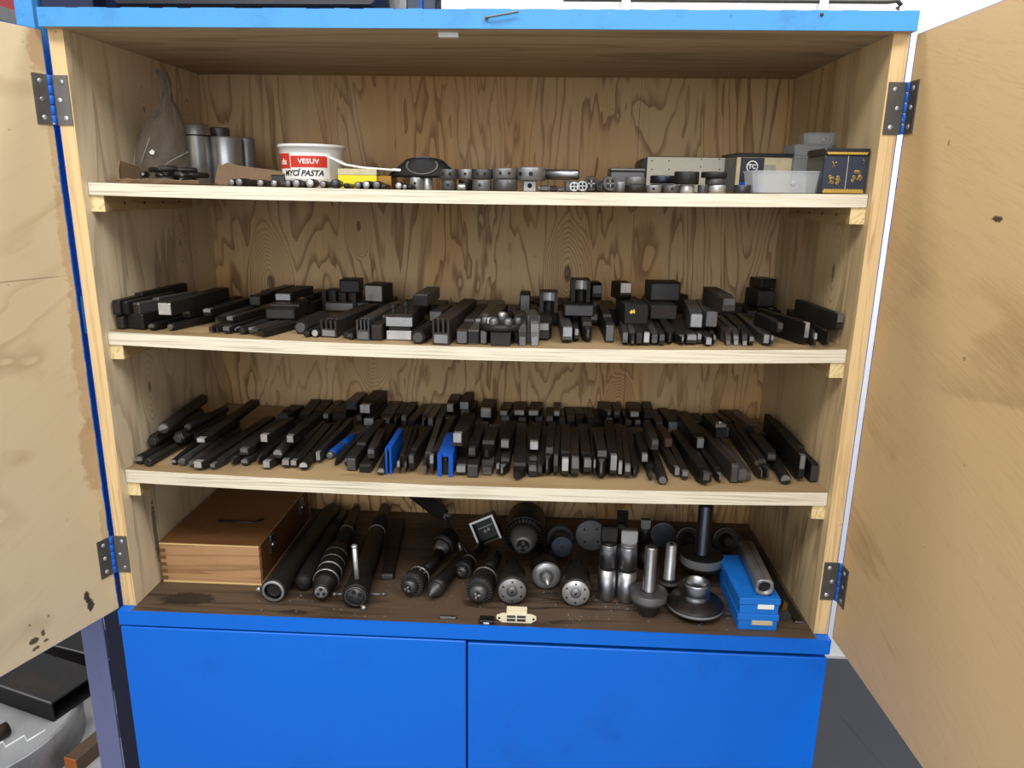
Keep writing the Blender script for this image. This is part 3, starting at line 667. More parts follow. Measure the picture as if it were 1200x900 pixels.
(3,'C',1.0471,0.207,0.197,4.5,0.0206,0.0199,0.095,1,1),
(3,'sw',0.577,0.0743,0.2069,-2.0,0.0233,0.0293,0.124,1,0),
(3,'p',0.6228,0.0867,0.1836,-1.5,0.0221,0.0264,0.114,1,0),
(3,'s',1.1103,0.0967,0.1919,-0.6,0.0204,0.0154,0.119,1,0),
(3,'sw',0.6367,0.3373,0.1878,-5.0,0.0214,0.0093,0.075,1,1),
(3,'sw',0.6687,0.337,0.1879,-0.6,0.0267,0.0111,0.075,1,1),
(3,'sw',0.7007,0.337,0.1881,-1.9,0.025,0.0112,0.075,1,1),
(3,'sw',0.7453,0.337,0.1882,-1.4,0.0161,0.0112,0.075,1,1),
(3,'p',0.8461,0.337,0.1894,0.5,0.0266,0.0148,0.075,1,1),
(3,'s',0.8692,0.337,0.1886,-0.3,0.016,0.0148,0.075,1,1),
(3,'sw',0.9064,0.337,0.1901,-0.2,0.0284,0.0148,0.075,1,1),
(3,'s',0.9311,0.3371,0.19,-3.1,0.0195,0.0166,0.075,1,1),
(3,'sw',0.6502,0.1193,0.1895,-4.1,0.0196,0.0206,0.12,1,0),
(3,'sw',0.7013,0.1234,0.1889,-2.4,0.0211,0.0191,0.119,1,0),
(3,'b',0.3215,0.3371,0.191,-3.3,0.0231,0.0185,0.075,1,1),
(3,'sw',0.3622,0.3046,0.1903,-2.6,0.0293,0.0252,0.106,1,1),
(3,'sw',0.5297,0.337,0.1895,-1.1,0.023,0.0221,0.075,1,1),
(3,'s',0.5989,0.0754,0.1886,-1.3,0.0175,0.0247,0.113,1,0),
(3,'bw',0.556,0.3371,0.1987,-2.7,0.0196,0.0185,0.075,1,1),
]
rt = random.Random(11)
DARK = ['black', 'black', 'black2', 'black2', 'black3', 'grey']
def half_disc(r, n=10, a0=0, a1=180): return [(r*math.cos(R(a0+(a1-a0)*i/n)), r*math.sin(R(a0+(a1-a0)*i/n))) for i in range(n+1)]
def make_tool(kind, w, h, L, root):
    """front (cutting) end at y=0, shank running to y=L, resting on z=0"""
    k = kind[0]; brt = kind.endswith('w') and len(kind) > 1
    dk = M[rt.choice(DARK)]; tm = M['bright'] if brt else M[rt.choice(('tip', 'tip', 'grey', 'grey', 'black2'))]
    hd = min(.022, L*.25)
    if k in 's':
        off = rt.choice((-1, 0, 0, 1))*w*.12; rel = rt.uniform(.1, .3); nw = rt.uniform(.6, .9); low = rt.choice((0, 0, .12))
        m = MB().loft([(0, off, w*nw, h*rel, h*(.97-low)), (hd*.45, off*.6, w*(.4+nw*.6), h*rel*.35, h*(1-low)), (hd, 0, w, 0, h*(1-low*.6)), (hd+.004, 0, w, 0, h), (L-.002, 0, w, 0, h), (L, 0, w-.002, .001, h-.001)])
        m.build('shank', dk, root)
        th = h*rt.uniform(.28, .5) if not brt else h*rt.uniform(.5, .75); zt = h*(.985-low)
        MB().loft([(-.0009, off, w*nw*.86, zt-th, zt+.0006, .0004), (hd*.4, off*.7, w*nw*.86, zt-th*.8, zt+.0008, .0004)]).build('cutting_tip', tm, root)
    elif k == 'p':
        off = rt.choice((-1, 0, 1))*w*.2; low = rt.choice((0, .1, .2))
        MB().loft([(0, off, w*.28, h*.25, h*(.95-low)), (hd*.7, off*.5, w*.75, h*.06, h*(1-low)), (hd*1.2, 0, w, 0, h*(1-low)), (hd*1.2+.005, 0, w, 0, h), (L-.002, 0, w, 0, h), (L, 0, w-.002, .001, h-.001)]).build('shank', dk, root)
        zt = h*(.96-low)
        MB().loft([(-.0009, off, w*.2, zt-h*.4, zt, .0003), (hd*.55, off*.6, w*.56, zt-h*.25, zt+h*.04+.0006, .0003)]).build('cutting_tip', tm, root)
    elif k == 'r':
        r = min(w, h)/2
        MB().lathe([(r*.82, 0), (r, .0025), (r, L-.003), (r*.8, L)], 'y', 16, TR(0, 0, r)).build('shank', dk, root)
        a = rt.uniform(-25, 25)
        MB().prism(half_disc(r*.8, 10, a, a+200), -.0012, .0, 'y', TR(0, 0, r)).build('ground_end', tm, root)
    elif k == 'x':
        r = min(w, h)/2/.9
        MB().lathe([(r*.86, 0), (r, .0025), (r, L-.003), (r*.8, L)], 'y', 6, TR(0, 0, r*.867) @ RY(0), smooth=False).build('shank', dk, root)
        MB().lathe([(r*.62, -.0012), (r*.7, .0)], 'y', 10, TR(0, 0, r*.867)).build('ground_end', tm, root)
    elif k == 't':
        bl = min(.034, L*.3); bw = max(.0028, w*.42); off = rt.choice((-1, 1))*(w-bw)/2*.8
        MB().loft([(bl, 0, w, h*.12, h), (L-.002, 0, w, 0, h), (L, 0, w-.002, .001, h-.001)]).loft([(0, off, bw, h*.2, h*.99, .0003), (bl*.6, off, bw, 0, h*.97, .0003), (bl+.001, off, bw, .0, h*.95, .0003)]).build('shank', dk, root)
        MB().loft([(-.001, off, bw*1.15, h*.62, h*1.01, .0002), (.008, off, bw*1.05, h*.66, h*1.0, .0002)]).build('cutting_tip', tm, root)
    elif k == 'k':
        n = 8; hw = w*.62; oy = .030
        outer = [(oy-oy*math.sin(R(90*i/n)), h*.2+(h*.8)*math.cos(R(90*i/n))) for i in range(n+1)]
        inner = [(oy*.95-(oy*.62)*math.sin(R(90*(n-i)/n)), h*.12+(h*.4)*math.cos(R(90*(n-i)/n))) for i in range(n+1)]
        MB().loft([(oy*.9, 0, w, 0, h), (L-.002, 0, w, 0, h), (L, 0, w-.002, .001, h-.001)]).prism(outer+[(.001, 0.0), (.008, .0)]+inner, -hw/2, hw/2, 'x').build('shank', dk, root)
        MB().loft([(-.0012, 0, hw*.8, .0005, h*.34, .0003), (.0015, 0, hw*.8, .0005, h*.34, .0003)]).build('cutting_tip', M['tip'], root)
    elif k in 'bW':
        m = MB(); c = .0015
        st = rt.random() < .4
        if st and L > .08:
            m.loft([(0, 0, w-.002, .001, h*.86-.001), (.0015, 0, w, 0, h*.86), (L*.3, 0, w, 0, h*.86), (L*.3+.0015, 0, w, 0, h), (L-.002, 0, w, 0, h), (L, 0, w-.003, .0015, h-.0015)])
        else:
            m.loft([(0, 0, w-.003, .0015, h-.0015), (.0015, 0, w, 0, h), (L-.002, 0, w, 0, h), (L, 0, w-.003, .0015, h-.0015)])
        m.build('shank', M['brown_bar'] if k == 'W' else dk, root)
        if k == 'b': MB().cbox(-w*.45, w*.45, -.0006, .0016, h*.07, h*(.76 if st and L > .08 else .92), .0008).build('ground_end', M['bright'] if brt else M[rt.choice(('grey', 'black2', 'black3'))], root)
    elif k == 'g':
        n = 3; g = w/(2*n+1)*.8; m = MB().cbox(-w/2, w/2, .016, L, 0, h, .0015).box(-w/2, w/2, 0, .016, 0, h*.5)
        for i in range(n+1):
            x = -w/2+(w-g*1.0)*i/n; m.box(x, x+g*1.0, 0, .016, h*.5, h)
        m.build('block', M['grey' if w < .024 else 'black3'], root)
        MB().box(-w*.4, w*.4, -.0007, .0, h*.08, h*.42).build('ground_face', M['tip'], root)
    elif k == 'V':
        n = 8; q = [(w*.30*math.cos(R(180+180*i/n)), w*.34*math.sin(R(180*i/n))) for i in range(n+1)]
        MB().prism([(-w/2, 0)]+[(a, b) for a, b in q]+[(w/2, 0), (w/2, L), (-w/2, L)], 0, h, 'z').build('block', M['black2'], root)
        MB().prism([(a, b) for a, b in q]+[(a*.96, b+.0008) for a, b in reversed(q)], h*.55, h+.0004, 'z', TR(0, -.0006, 0)).build('ground_recess', M['bright'], root)
    elif k == 'Y':
        MB().loft([(0, 0, w-.002, .001, h-.002), (.002, 0, w, 0, h), (L, 0, w, 0, h)]).build('shank', M['black'], root)
        MB().prism([(-.006, 0), (-.002, .004), (.0, .0015), (.0015, .0055), (.0035, .001), (.003, -.003), (.0, -.001), (-.003, -.0035)], -.0006, .0002, 'y', TR(-w*.15, 0, h*.62)).build('yellow_mark', M['yellow_paint'], root)
    elif k == 'D':
        MB().cbox(-w/2, w/2, 0, L, 0, h*.6, .0015).build('shank', M['black2'], root)
        MB().lathe([(w*.3, h*.6), (w*.34, h*.7), (w*.34, h*.9), (w*.28, h)], 'z', 18, TR(0, w*.45, 0)).build('clamp_disc', M['grey'], root)
    elif k == 'C':
        MB().loft([(0, 0, w-.002, .001, h-.001), (.002, 0, w, 0, h), (L, 0, w, 0, h)]).build('shank', M['black2'], root)
        MB().prism([(-w*.5, 0), (w*.5, .002), (w*.32, .016), (-w*.2, .019)], h, h+.005, 'z', TR(0, .004, 0)).build('clamp', M['bright'], root)
        MB().lathe([(.0032, h+.005), (.0032, h+.008), (.0024, h+.009)], 'z', 10, TR(0, .012, 0)).build('clamp_screw', M['bright'], root)
    elif k == 'H':
        MB().cbox(-w/2, w/2, .004, L, 0, h*.32, .001).box(-w*.40, w*.40, .006, L, h*.32, h*.46).cbox(-w/2, w/2, .004, L, h*.46, h*.82, .001).box(-w*.38, w*.5, .004, L, h*.82, h*.9).build('holder_body', M['black2'], root)
        MB().cbox(-w*.49, w*.45, .0025, .0042, .001, h*.33, .0005).build('face_plate', M['bright'], root)
        MB().cbox(-w*.5, w*.5, .0025, .0042, h*.48, h*.79, .0005).build('face_plate', M['bright'], root)
        for x, e in ((-.28, .96), (.2, 1.02)):
            MB().lathe([(.0042, h*.9), (.0042, h*e+.006), (.0062, h*e+.006), (.0062, h*e+.012), (.004, h*e+.0125)], 'z', 8, TR(w*x, .018, 0), smooth=False).build('clamp_bolt', M['black'], root)
    elif k == 'T':
        MB().cbox(-w*.5, w*.5, 0, L*.75, 0, h*.92, .001).build('base_block', M['black2'], root)
        rr = w*1.14; cy = rr*.86
        MB().lathe([(rr*.8, h*.92), (rr, h*.98), (rr, h*1.25), (rr*.92, h*1.38), (rr*.2, h*1.42)], 'z', 32, TR(0, cy, 0)).build('turret_plate', M['black'], root)
        for a in (-90-62, -90-22, -90+22, -90+62, 0+18, 90, 162):
            x, y = rr*.8*math.cos(R(a)), cy+rr*.8*math.sin(R(a))
            MB().lathe([(.0078, 0), (.0082, .004), (.0074, .009), (.0045, .0125), (0, .0135)], 'z', 14, TR(x, y, h*1.3)).build('domed_nut', M['grey'], root)
        MB().lathe([(.006, 0), (.006, .012), (.0045, .0145)], 'z', 14, TR(0, cy, h*1.4)).build('centre_bolt', M['bright'], root)
    elif k == 'U':
        r = min(w, h)/2
        MB().lathe([(r*.9, .012), (r, .014), (r, .05), (r*1.02, .051)], 'y', 16, TR(0, 0, r*1.04)).lathe([(r*.98, .055), (r*.98, L-.004), (r*.8, L)], 'y', 16, TR(0, 0, r*1.04)).build('blue_shank', M['tool_blue'], root)
        MB().lathe([(r*1.04, .050), (r*1.04, .056)], 'y', 16, TR(0, 0, r*1.04)).build('collar', M['grey'], root)
        MB().lathe([(r*.6, 0), (r*.78, .002), (r*.82, .013)], 'y', 16, TR(0, 0, r*1.04)).build('steel_nose', M['tip'], root)
    elif k in 'PF':
        e = w*(.30 if k == 'P' else .27)
        MB().loft([(0.0, -w/2+e/2, e, .0, h*.97, .0008), (L, -w/2+e/2, e, 0, h)]).loft([(0, w/2-e/2, e, 0, h*.97, .0008), (L, w/2-e/2, e, 0, h)]).loft([(.006, 0, w*.6, h*.82, h*.985, .001), (L, 0, w*.6, h*.84, h*1.0, .001)]).build('blue_holder', M['tool_blue'], root)
        MB().box(-w*.19, w*.19, .010, L*.97, h*.05, h*.8).build('inner_bar', M['black'], root)
        if k == 'F': MB().lathe([(w*.10, .004), (w*.16, .006), (w*.16, .012)], 'y', 10, TR(0, 0, h*.66)).build('clamp_screw', M['black2'], root)
KIND = {'s': ('square-shank turning tool', 'lathe tool'), 'p': ('pointed turning tool', 'lathe tool'), 'r': ('round-shank boring tool', 'lathe tool'), 'x': ('hexagonal tool bar', 'tool bar'),
        't': ('thin-bladed parting tool', 'lathe tool'), 'k': ('hook-nosed turning tool', 'lathe tool'), 'b': ('plain dark steel bar', 'tool bar'), 'g': ('slotted steel block', 'tool block'),
        'V': ('block with bright curved recess', 'tool block'), 'D': ('low block carrying round clamp disc', 'tool block')}
NAMES = {'s': 'turning_tool', 'p': 'pointed_tool', 'r': 'boring_tool', 'x': 'hexagonal_bar', 't': 'parting_tool', 'k': 'hooked_tool', 'b': 'steel_bar', 'W': 'brown_bar', 'g': 'slotted_block', 'V': 'notched_block',
         'Y': 'marked_bar', 'D': 'clamp_block', 'C': 'clamp_tool', 'H': 'tool_holder', 'T': 'turret_tool_holder', 'U': 'blue_boring_tool', 'P': 'blue_tool_holder', 'F': 'forked_tool_holder'}
SPECIAL = {'H': ('dark clamp holder with two bright face plates on the upper tool shelf', 'tool holder'), 'T': ('round turret tool holder ringed with shiny domed nuts', 'tool holder'),
           'Y': ('black bar with a yellow paint mark on its end', 'tool bar'), 'U': ('blue round-shank tool with bare steel nose lying among black tools', 'lathe tool'),
           'P': ('tall narrow blue tool holder with dark slot', 'tool holder'), 'F': ('wide blue forked holder with two legs and dark inner bar', 'tool holder'),
           'W': ('rusty brown flat bar lying on top of the front-row tools', 'tool bar'), 'C': ('dark bar with a bright clamp and screw on top', 'lathe tool')}
ANCH = {2: {'H': 'bright-faced holder', 'T': 'domed-nut turret', 'Y': 'yellow-marked bar'}, 3: {'U': 'blue round tool', 'P': 'tall blue holder', 'F': 'blue forked holder', 'W': 'rusty brown bar', 'C': 'bright-clamped bar'}}
def ordinal(n): return {1: 'first', 2: 'second', 3: 'third', 4: 'fourth', 5: 'fifth', 6: 'sixth', 7: 'seventh', 8: 'eighth', 9: 'ninth', 10: 'tenth'}.get(n, '%dth' % n if n % 10 not in (1, 2, 3) or n in (11, 12, 13) else '%d%s' % (n, {1: 'st', 2: 'nd', 3: 'rd'}[n % 10]))
ROWN = {(0, 0): 'front row', (1, 0): 'atop front row', (0, 1): 'back row', (1, 1): 'atop back row'}
mid = lambda t: t[2]-math.sin(R(t[5]))*t[8]/2
for t in TOOLS:
    sh, kind, X, Y, z, yaw, w, h, L, lay, back = t
    if kind[0] in SPECIAL: lab, cat = SPECIAL[kind[0]]
    else:
        ph, cat = KIND[kind[0]]
        if kind.endswith('w') and len(kind) > 1: ph = 'bright-ended '+ph.replace('plain ', '')
        an = [(a, nm) for a in TOOLS if a[0] == sh for kk, nm in ANCH[sh].items() if a[1] == kk]
        a, nm = min(an, key=lambda q: abs(q[0][2]-X))
        side = X < a[2]
        n = 1+sum(1 for o in TOOLS if o is not t and o[0] == sh and o[9] == lay and o[10] == back and o[1] not in ANCH[sh] and ((X < o[2] < a[2]) if side else (a[2] <= o[2] < X)))
        lab = '%s, %s, %s from %s towards %s side' % (ph, ROWN[(lay, back)], ordinal(n), nm, 'wooden-box' if side else 'blue-box')
    root = thing(NAMES[kind[0]], (X, Y, z+.0002), lab, cat, 'lathe tools on the %s tool shelf' % ('upper' if sh == 2 else 'lower'), (0, 0, R(yaw)))
    make_tool(kind, w, h, L, root)
    if lay == 0: REST.append((root, sh))
# ------------------------------------------------------------------ top shelf
def on1(px, Y):
    p = at(px, 215, Y); return Vector((p.x, Y, shz(1, p.x)+.0003))
def psz(px_len, Y, px=600): return px_len*(Y-CAM.y)/math.cos(0)*(1.0/FPX)*1.012
G1 = 'things on the top shelf'
# torn cardboard tray with steel pins, plastic bag behind it
b = on1(200, .075)
tray = thing('cardboard_tray', b, 'torn brown cardboard tray holding black pins under the plastic bag', 'tray')
n = 10; vs = []; fs = []
for i in range(n+1):
    u = -.066+.128*i/n; jag = random.uniform(-.003, .003)
    for (y, z) in ((-.034+jag*.6, 0), (-.036+jag, .004+abs(jag)), (-.034+jag, .005+abs(jag)), (-.032, .0014), (.028, .0014), (.029, 0)): vs.append((u, y, z))
for i in range(n):
    for j in range(6): fs.append((6*i+j, 6*i+(j+1) % 6, 6*i+6+(j+1) % 6, 6*i+6+j))
fs += [tuple(range(6)), tuple(6*n+k for k in range(6))]
MB().add(vs, fs).build('tray_base', M['cardboard'], tray)
MB().loft([(-.034, -.064, .003, .0, .020, .0004), (-.02, -.068, .003, 0, .034, .0004), (.028, -.066, .003, 0, .026, .0004)]).build('torn_flap', M['cardboard'], tray)
tp = [(.058, .006), (.066, .032), (.072, .030), (.080, .034), (.10, .030), (.125, .027), (.15, .0245), (.168, .022), (.172, .006), (.172, 0), (.058, 0)]
MB().prism(tp, .030, .0325, 'y').build('torn_side', M['cardboard'], tray)
rp = random.Random(5)
for i in range(15):
    x = b.x-.042+.084*rp.random(); y = b.y-.016+.030*rp.random(); lev = i//6
    a = rp.uniform(-60, 60); L = rp.uniform(.022, .04); r = rp.uniform(.0036, .0052)
    o = thing('steel_pin', (x, y, b.z+.0022+lev*.0078), 'short black steel pin heaped in the torn cardboard tray', 'pin', 'black pins in the cardboard tray', (0, 0, R(a)))
    MB().lathe([(r*.6, -L/2), (r, -L/2+.0015), (r, L/2-.0015), (r*.6, L/2)], 'y', 12, TR(0, 0, r)).build('pin_body', M['black' if i % 3 else 'black2'], o)
    MB().lathe([(r*.42, -L/2-.0006), (r*.5, -L/2)], 'y', 10, TR(0, 0, r)).build('pin_end', M['tip'], o)
bb = on1(198.5, .142)
bag = MB(); prof = []; N1, N2 = 13, 28
outl = [(-.054, 0), (-.055, .02), (-.052, .045), (-.044, .068), (-.028, .092), (-.008, .112), (.004, .134), (.006, .158), (-.002, .176)]
outr = [(.052, 0), (.055, .03), (.055, .055), (.052, .08), (.047, .10), (.036, .118), (.026, .134), (.028, .156), (.022, .172)]
rb = random.Random(9); vs = []; fs = []
for i in range(9):
    for j in range(N2):
        a = 2*math.pi*j/N2; t = (1-math.cos(a))/2
        x = outl[i][0]+(outr[i][0]*.62-outl[i][0])*t; z = outl[i][1]+(outr[i][1]-outl[i][1])*t
        dep = .030*(1-i/9.5)*math.sin(a)+.004*math.sin(5*a+i*1.7)*(1 if i else 0)
        vs.append((x+rb.uniform(-.0015, .0015), dep+rb.uniform(-.002, .002), max(0, z+rb.uniform(-.003, .003)*(i > 0))))
for i in range(8):
    for j in range(N2): fs.append((i*N2+j, i*N2+(j+1) % N2, (i+1)*N2+(j+1) % N2, (i+1)*N2+j))
bg_ = MB().add(vs, fs, True).build('plastic_bag', M['film'], None, bb)
so = bg_.modifiers.new('film', 'SOLIDIFY'); so.thickness = .0004
tag(bg_, 'crumpled clear plastic bag standing behind the cardboard tray', 'bag')
MB().tube([(-.0545, 0, .004), (-.0555, -.003, .03), (-.047, -.003, .06), (-.029, -.002, .092), (-.008, 0, .112)], .0011, 6).tube([(.004, 0, .134), (.006, .001, .158), (-.002, .001, .176)], .0010, 6).tube([(.0, -.030, .02), (.02, -.028, .035), (.045, -.015, .05)], .0006, 6).tube([(-.03, -.028, .03), (-.01, -.030, .07)], .0006, 6).build('bag_fold', M['clear_plastic'], bg_)
MB().prism([(-.004, 0), (.001, .004), (.005, .001), (.003, -.004), (-.002, -.003)], -.0012, 0, 'y', TR(-.008, -.031, .048)).build('bag_tag', M['white_plastic'], bg_)
# steel bushings
def bushing(px, Y, wpx, y_top, taper, mat, label):
    p = on1(px, Y); r = psz(wpx, Y)/2; h = at(px, y_top, Y).z-p.z
    o = thing('steel_bushing', p, label, 'bushing', 'steel bushings behind the cardboard')
    pr = [(r*.97, 0), (r, .002)]+([(r, h*.55), (r*.93, h*.85), (r*.86, h*.97), (r*.80, h)] if taper else [(r, h-.002), (r*.96, h)])
    MB().lathe(pr+[(r*.66, h), (r*.62, h-.003), (r*.62, .004)], 'z', 32, caps=False).build('bushing_wall', mat, o)
    if taper: MB().lathe([(r*.945, h*.80), (r*.95, h*.815), (r*.93, h*.83)], 'z', 32, caps=False).build('scribed_ring', M['black2'], o)
    return o
bushing(235, .225, 33, 146, True, M['bright'], 'tall tapered blued-steel bushing beside the plastic bag')
bushing(262, .29, 22, 150, False, M['grey'], 'dark steel bushing standing behind the tall tapered bushing')
bushing(269, .235, 33, 161, False, M['bright'], 'short bright polished steel bushing next to the tapered one')
bushing(292, .27, 19, 162, False, M['tip'], 'narrow grey steel bushing behind the short polished bushing')
# round ends of drills lying across the front of the shelf
PINS = [(271, 8, 'grey'), (280, 9, 'grey'), (305, 8, 'grey'), (321, 8, 'tip'), (337, 8, 'grey'), (347, 9, 'grey'), (354, 7, 'black2'), (363, 10, 'tip'), (378, 8, 'grey'), (392, 10, 'blued'), (405, 6, 'black2'), (419, 8, 'grey'), (429, 9, 'tip'), (441, 9, 'grey'), (449, 6, 'black2'), (467, 8, 'tip'), (474, 6, 'grey'), (480, 6, 'black2')]
for i, (px, wp, mt) in enumerate(PINS):
    Y = .026; p = on1(px, Y); r = psz(wp, Y)/2
    L = random.uniform(.05, .075) if px < 330 or px > 400 else random.uniform(.035, .05)
    near = 'cardboard tray' if px < 315 else 'washing paste tub' if px < 400 else 'yellow box' if px < 455 else 'black die stock'
    lk = {'grey': 'dull grey', 'tip': 'bright', 'black2': 'dark', 'blued': 'blued'}[mt]; szw = 'thick' if wp >= 9 else 'slim' if wp <= 6 else 'medium'
    o = thing('drill_shank', p, '%s %s-ended round drill shank lying end-on before the %s' % (szw, lk, near), 'drill', 'round shanks along the top shelf edge', (0, 0, R(random.uniform(-4, 4))))
    MB().lathe([(r*.9, 0), (r, .0006), (r, L*.5), (r*.8, L*.52), (r*.8, L-.004), (0.0005, L)], 'y', 16, TR(0, 0, r)).build('shank', M['black2'], o)
    MB().lathe([(r*.15, -.0004), (r*.84, -.0003), (r*.86, 0)], 'y', 16, TR(0, 0, r)).build('end_face', M[{'grey': 'tip', 'tip': 'bright'}.get(mt, mt)], o)
p = on1(326, .1)
o = thing('small_box', p, 'small black box beside the washing paste tub', 'box')
MB().cbox(-.011, .011, 0, .03, 0, .018, .001).build('box_body', M['black_tin'], o)
MB().cbox(-.0115, .0115, -.0006, .0306, .018, .0215, .0008).build('lid', M['cardboard'], o)
# washing paste tub
Y = .135; p = on1(367.5, Y); s = psz(1, Y); r1 = 36.5*s; r0 = 32.5*s; h = at(367, 169, Y-.04).z-p.z
o = thing('plastic_tub', p, 'white plastic washing paste tub with red and black label', 'tub')
MB().lathe([(r0*.97, 0), (r0, .003), (r1*.955, h*.80), (r1*.965, h*.81), (r1*.97, h*.92), (r1*1.01, h*.93), (r1*1.02, h*.97), (r1*.99, h), (r1*.95, h), (r1*.94, h*.9), (r0*.93, .003), (0, .003)], 'z', 48, caps=False).build('tub_body', M['white_plastic'], o)
def rad(z): return r0+(r1*.955-r0)*z/(h*.80)
def wrap(a0, a1, z0, z1, mat, name, e=.0005, par=o):
    n = 18; vs = []; fs = []
    for i in range(n+1):
        a = R(a0+(a1-a0)*i/n)
        for z in (z0, z1):
            for d in (e, 0): rr = rad(z)+d; vs.append((rr*math.sin(a), -rr*math.cos(a), z))
    for i in range(n):
        q = 4*i; fs += [(q, q+4, q+6, q+2), (q+1, q+3, q+7, q+5), (q, q+1, q+5, q+4), (q+2, q+6, q+7, q+3)]
    fs += [(0, 2, 3, 1), (4*n, 4*n+1, 4*n+3, 4*n+2)]
    return MB().add(vs, fs).build(name, mat, par)
def wraptext(body, size, acen, z, mat, shear=0, bold=0, width=None, par=o):
    me = text_mesh(body, size, shear, bold, .0002, width)
    for v in me.vertices:
        zz = z+v.co.y; a = R(acen)+v.co.x/rad(zz); rr = rad(zz)+.0008+v.co.z*.6; v.co = (rr*math.sin(a), -rr*math.cos(a), zz)
    return link('lettering', me, mat, par)
zl = lambda y: at(367, y, Y-.045).z-p.z
wrap(-62, 50, zl(210), zl(179.5), M['white_print'], 'label', .0003)
wrap(-24, 44, zl(196.5), zl(183), M['red_print'], 'red_band', .0006)
wrap(-62, -26, zl(198), zl(180), M['red_print'], 'red_logo', .0006)
wraptext('VESUV', .0100, 10, zl(189.5), M['white_print'], 0, .0002, 23*s)
wraptext('da', .013, -44, zl(190), M['white_print'], .2, .0002, 10*s)
wraptext('MYCÍ PASTA', .0122, -3, zl(203.5), M['black_print'], .3, .0003, 46*s)
# white scraper and yellow box
Y = .075; p = on1(424, Y); s = psz(1, Y)
o = thing('yellow_box', p, 'small yellow card box with white top band in front of tub', 'box')
h = at(424, 198, Y).z-p.z
MB().cbox(-27*s, 17*s, 0, .05, 0, h*.68, .0006).build('carton', M['yellow'], o)
MB().cbox(17*s, 33*s, .006, .05, 0, h*.68, .0006).build('carton_end', M['brass'], o)
MB().cbox(-27.3*s, 17.3*s, -.0004, .05, h*.68, h, .0006).build('lid', M['cream_tin'], o)
zt = p.z+h+.0004; a0 = at(388, 190, .12); 
o = thing('white_scraper', (p.x-.012, .085, zt), 'flat white plastic scraper lying across the yellow box and tub', 'scraper', None, (0, R(3.5), R(-3)))
m = MB(); vs = []; prf = [(-.044, .0, .011, .0145), (-.032, -.001, .010, .010), (-.015, 0, .009, .0035), (.01, 0, .008, .0012), (.04, 0, .007, .0010), (.062, 0, .006, .001)]
m.loft([(x, y, w*2, z, z+.003, .0006) for x, y, w, z in prf], M=Matrix(((0, 1, 0, 0), (-1, 0, 0, 0), (0, 0, 1, 0), (0, 0, 0, 1))).inverted() if False else RZ(-90) @ TR(0, 0, 0))
m.build('blade', M['paper'], o)
MB().cbox(.060, .074, -.006, .006, .0008, .005, .001).build('end_tab', M['white_plastic'], o)
# black die stock: wide oval body, tilted recess with spoked die, resting on two bright rings
Y = .085; p = on1(496, Y); s = psz(1, Y); zb = .019
def ring(name, px, Y, wpx, hgt, z, mat, label, screws=1, group='round dies on the top shelf', bore=.45):
    q = on1(px, Y); r = psz(wpx, Y)/2
    o = thing(name, (q.x, q.y, q.z+z), label, 'die', group, (0, 0, R(random.uniform(-12, 12))))
    MB().lathe([(r*bore, 0), (r*.95, 0), (r, .0012), (r, hgt-.0012), (r*.95, hgt), (r*bore, hgt), (r*bore, 0)], 'z', 28, caps=False).build('die_body', mat, o)
    for k in range(screws):
        a = R(-90+((k-(screws-1)/2)*42))
        MB().lathe([(.0022, 0), (.0022, .0009), (.0012, .001)], 'y', 10, RZ(math.degrees(a)+90) @ TR(0, -r-.0004, hgt*.52)).build('set_screw', M['hole'], o)
    for k in range(3):
        a = R(30+120*k); MB().lathe([(r*.09, hgt-.001), (r*.09, hgt+.0002)], 'z', 8, TR(r*.7*math.cos(a), r*.7*math.sin(a), 0)).build('dimple', M['hole'], o)
    return q.z+z+hgt
h0 = psz(13.5, .075)
ring('round_die', 488, .075, 15, h0, 0, M['bright'], 'bright steel ring under the black die stock, beside the drill shanks', 1)
ring('round_die', 501, .085, 12, h0, 0, M['bright'], 'bright steel ring under the black die stock, beside black dies', 0)
o = thing('die_stock', (p.x, p.y+.012, p.z+h0+.0006), 'black oval die stock with round spoked recess on bright rings', 'die stock')
n = 36; vs = []; fs = []
lv = [(.96, 1.0, 0), (1.0, 1.0, .003), (.84, .95, .010), (.66, .88, .019), (.52, .82, .026), (.36, .72, .029)]
for (fx, fy, z) in lv:
    for k in range(n):
        a = 2*math.pi*k/n; e = .056*abs(math.cos(a))**1.5*(1 if fx > .5 else .2)
        vs.append(((41*s*abs(fx))*math.cos(a), (.030*fy)*math.sin(a), z))
for i in range(len(lv)-1):
    for k in range(n): fs.append((i*n+k, i*n+(k+1) % n, (i+1)*n+(k+1) % n, (i+1)*n+k))
fs += [tuple(range(n-1, -1, -1)), tuple((len(lv)-1)*n+k for k in range(n))]
MB().add(vs, fs, True).build('stock_body', M['rubber'], o)
TM = TR(0, -.0205, .0165) @ RX(58)
MB().lathe([(.0185, -.003), (.0225, -.002), (.0225, .0018), (.0200, .003), (.0190, .0)], 'z', 32, TM @ Matrix.Diagonal((1.15, .74, 1, 1)), caps=False).build('recess_ring', M['grey'], o)
m = MB().lathe([(.0185, -.002), (.0185, -.0004)], 'z', 28, TM @ Matrix.Diagonal((1.15, .74, 1, 1))); 
m.build('recess_floor', M['hole'], o)
m = MB().lathe([(.0035, -.001), (.003, .003), (0, .0035)], 'z', 12, TM)
for k in range(6): m.box(-.0012, .0012, .003, .0125, -.001, .0006, TM @ RZ(60*k+15))
m.build('spokes', M['grey'], o)
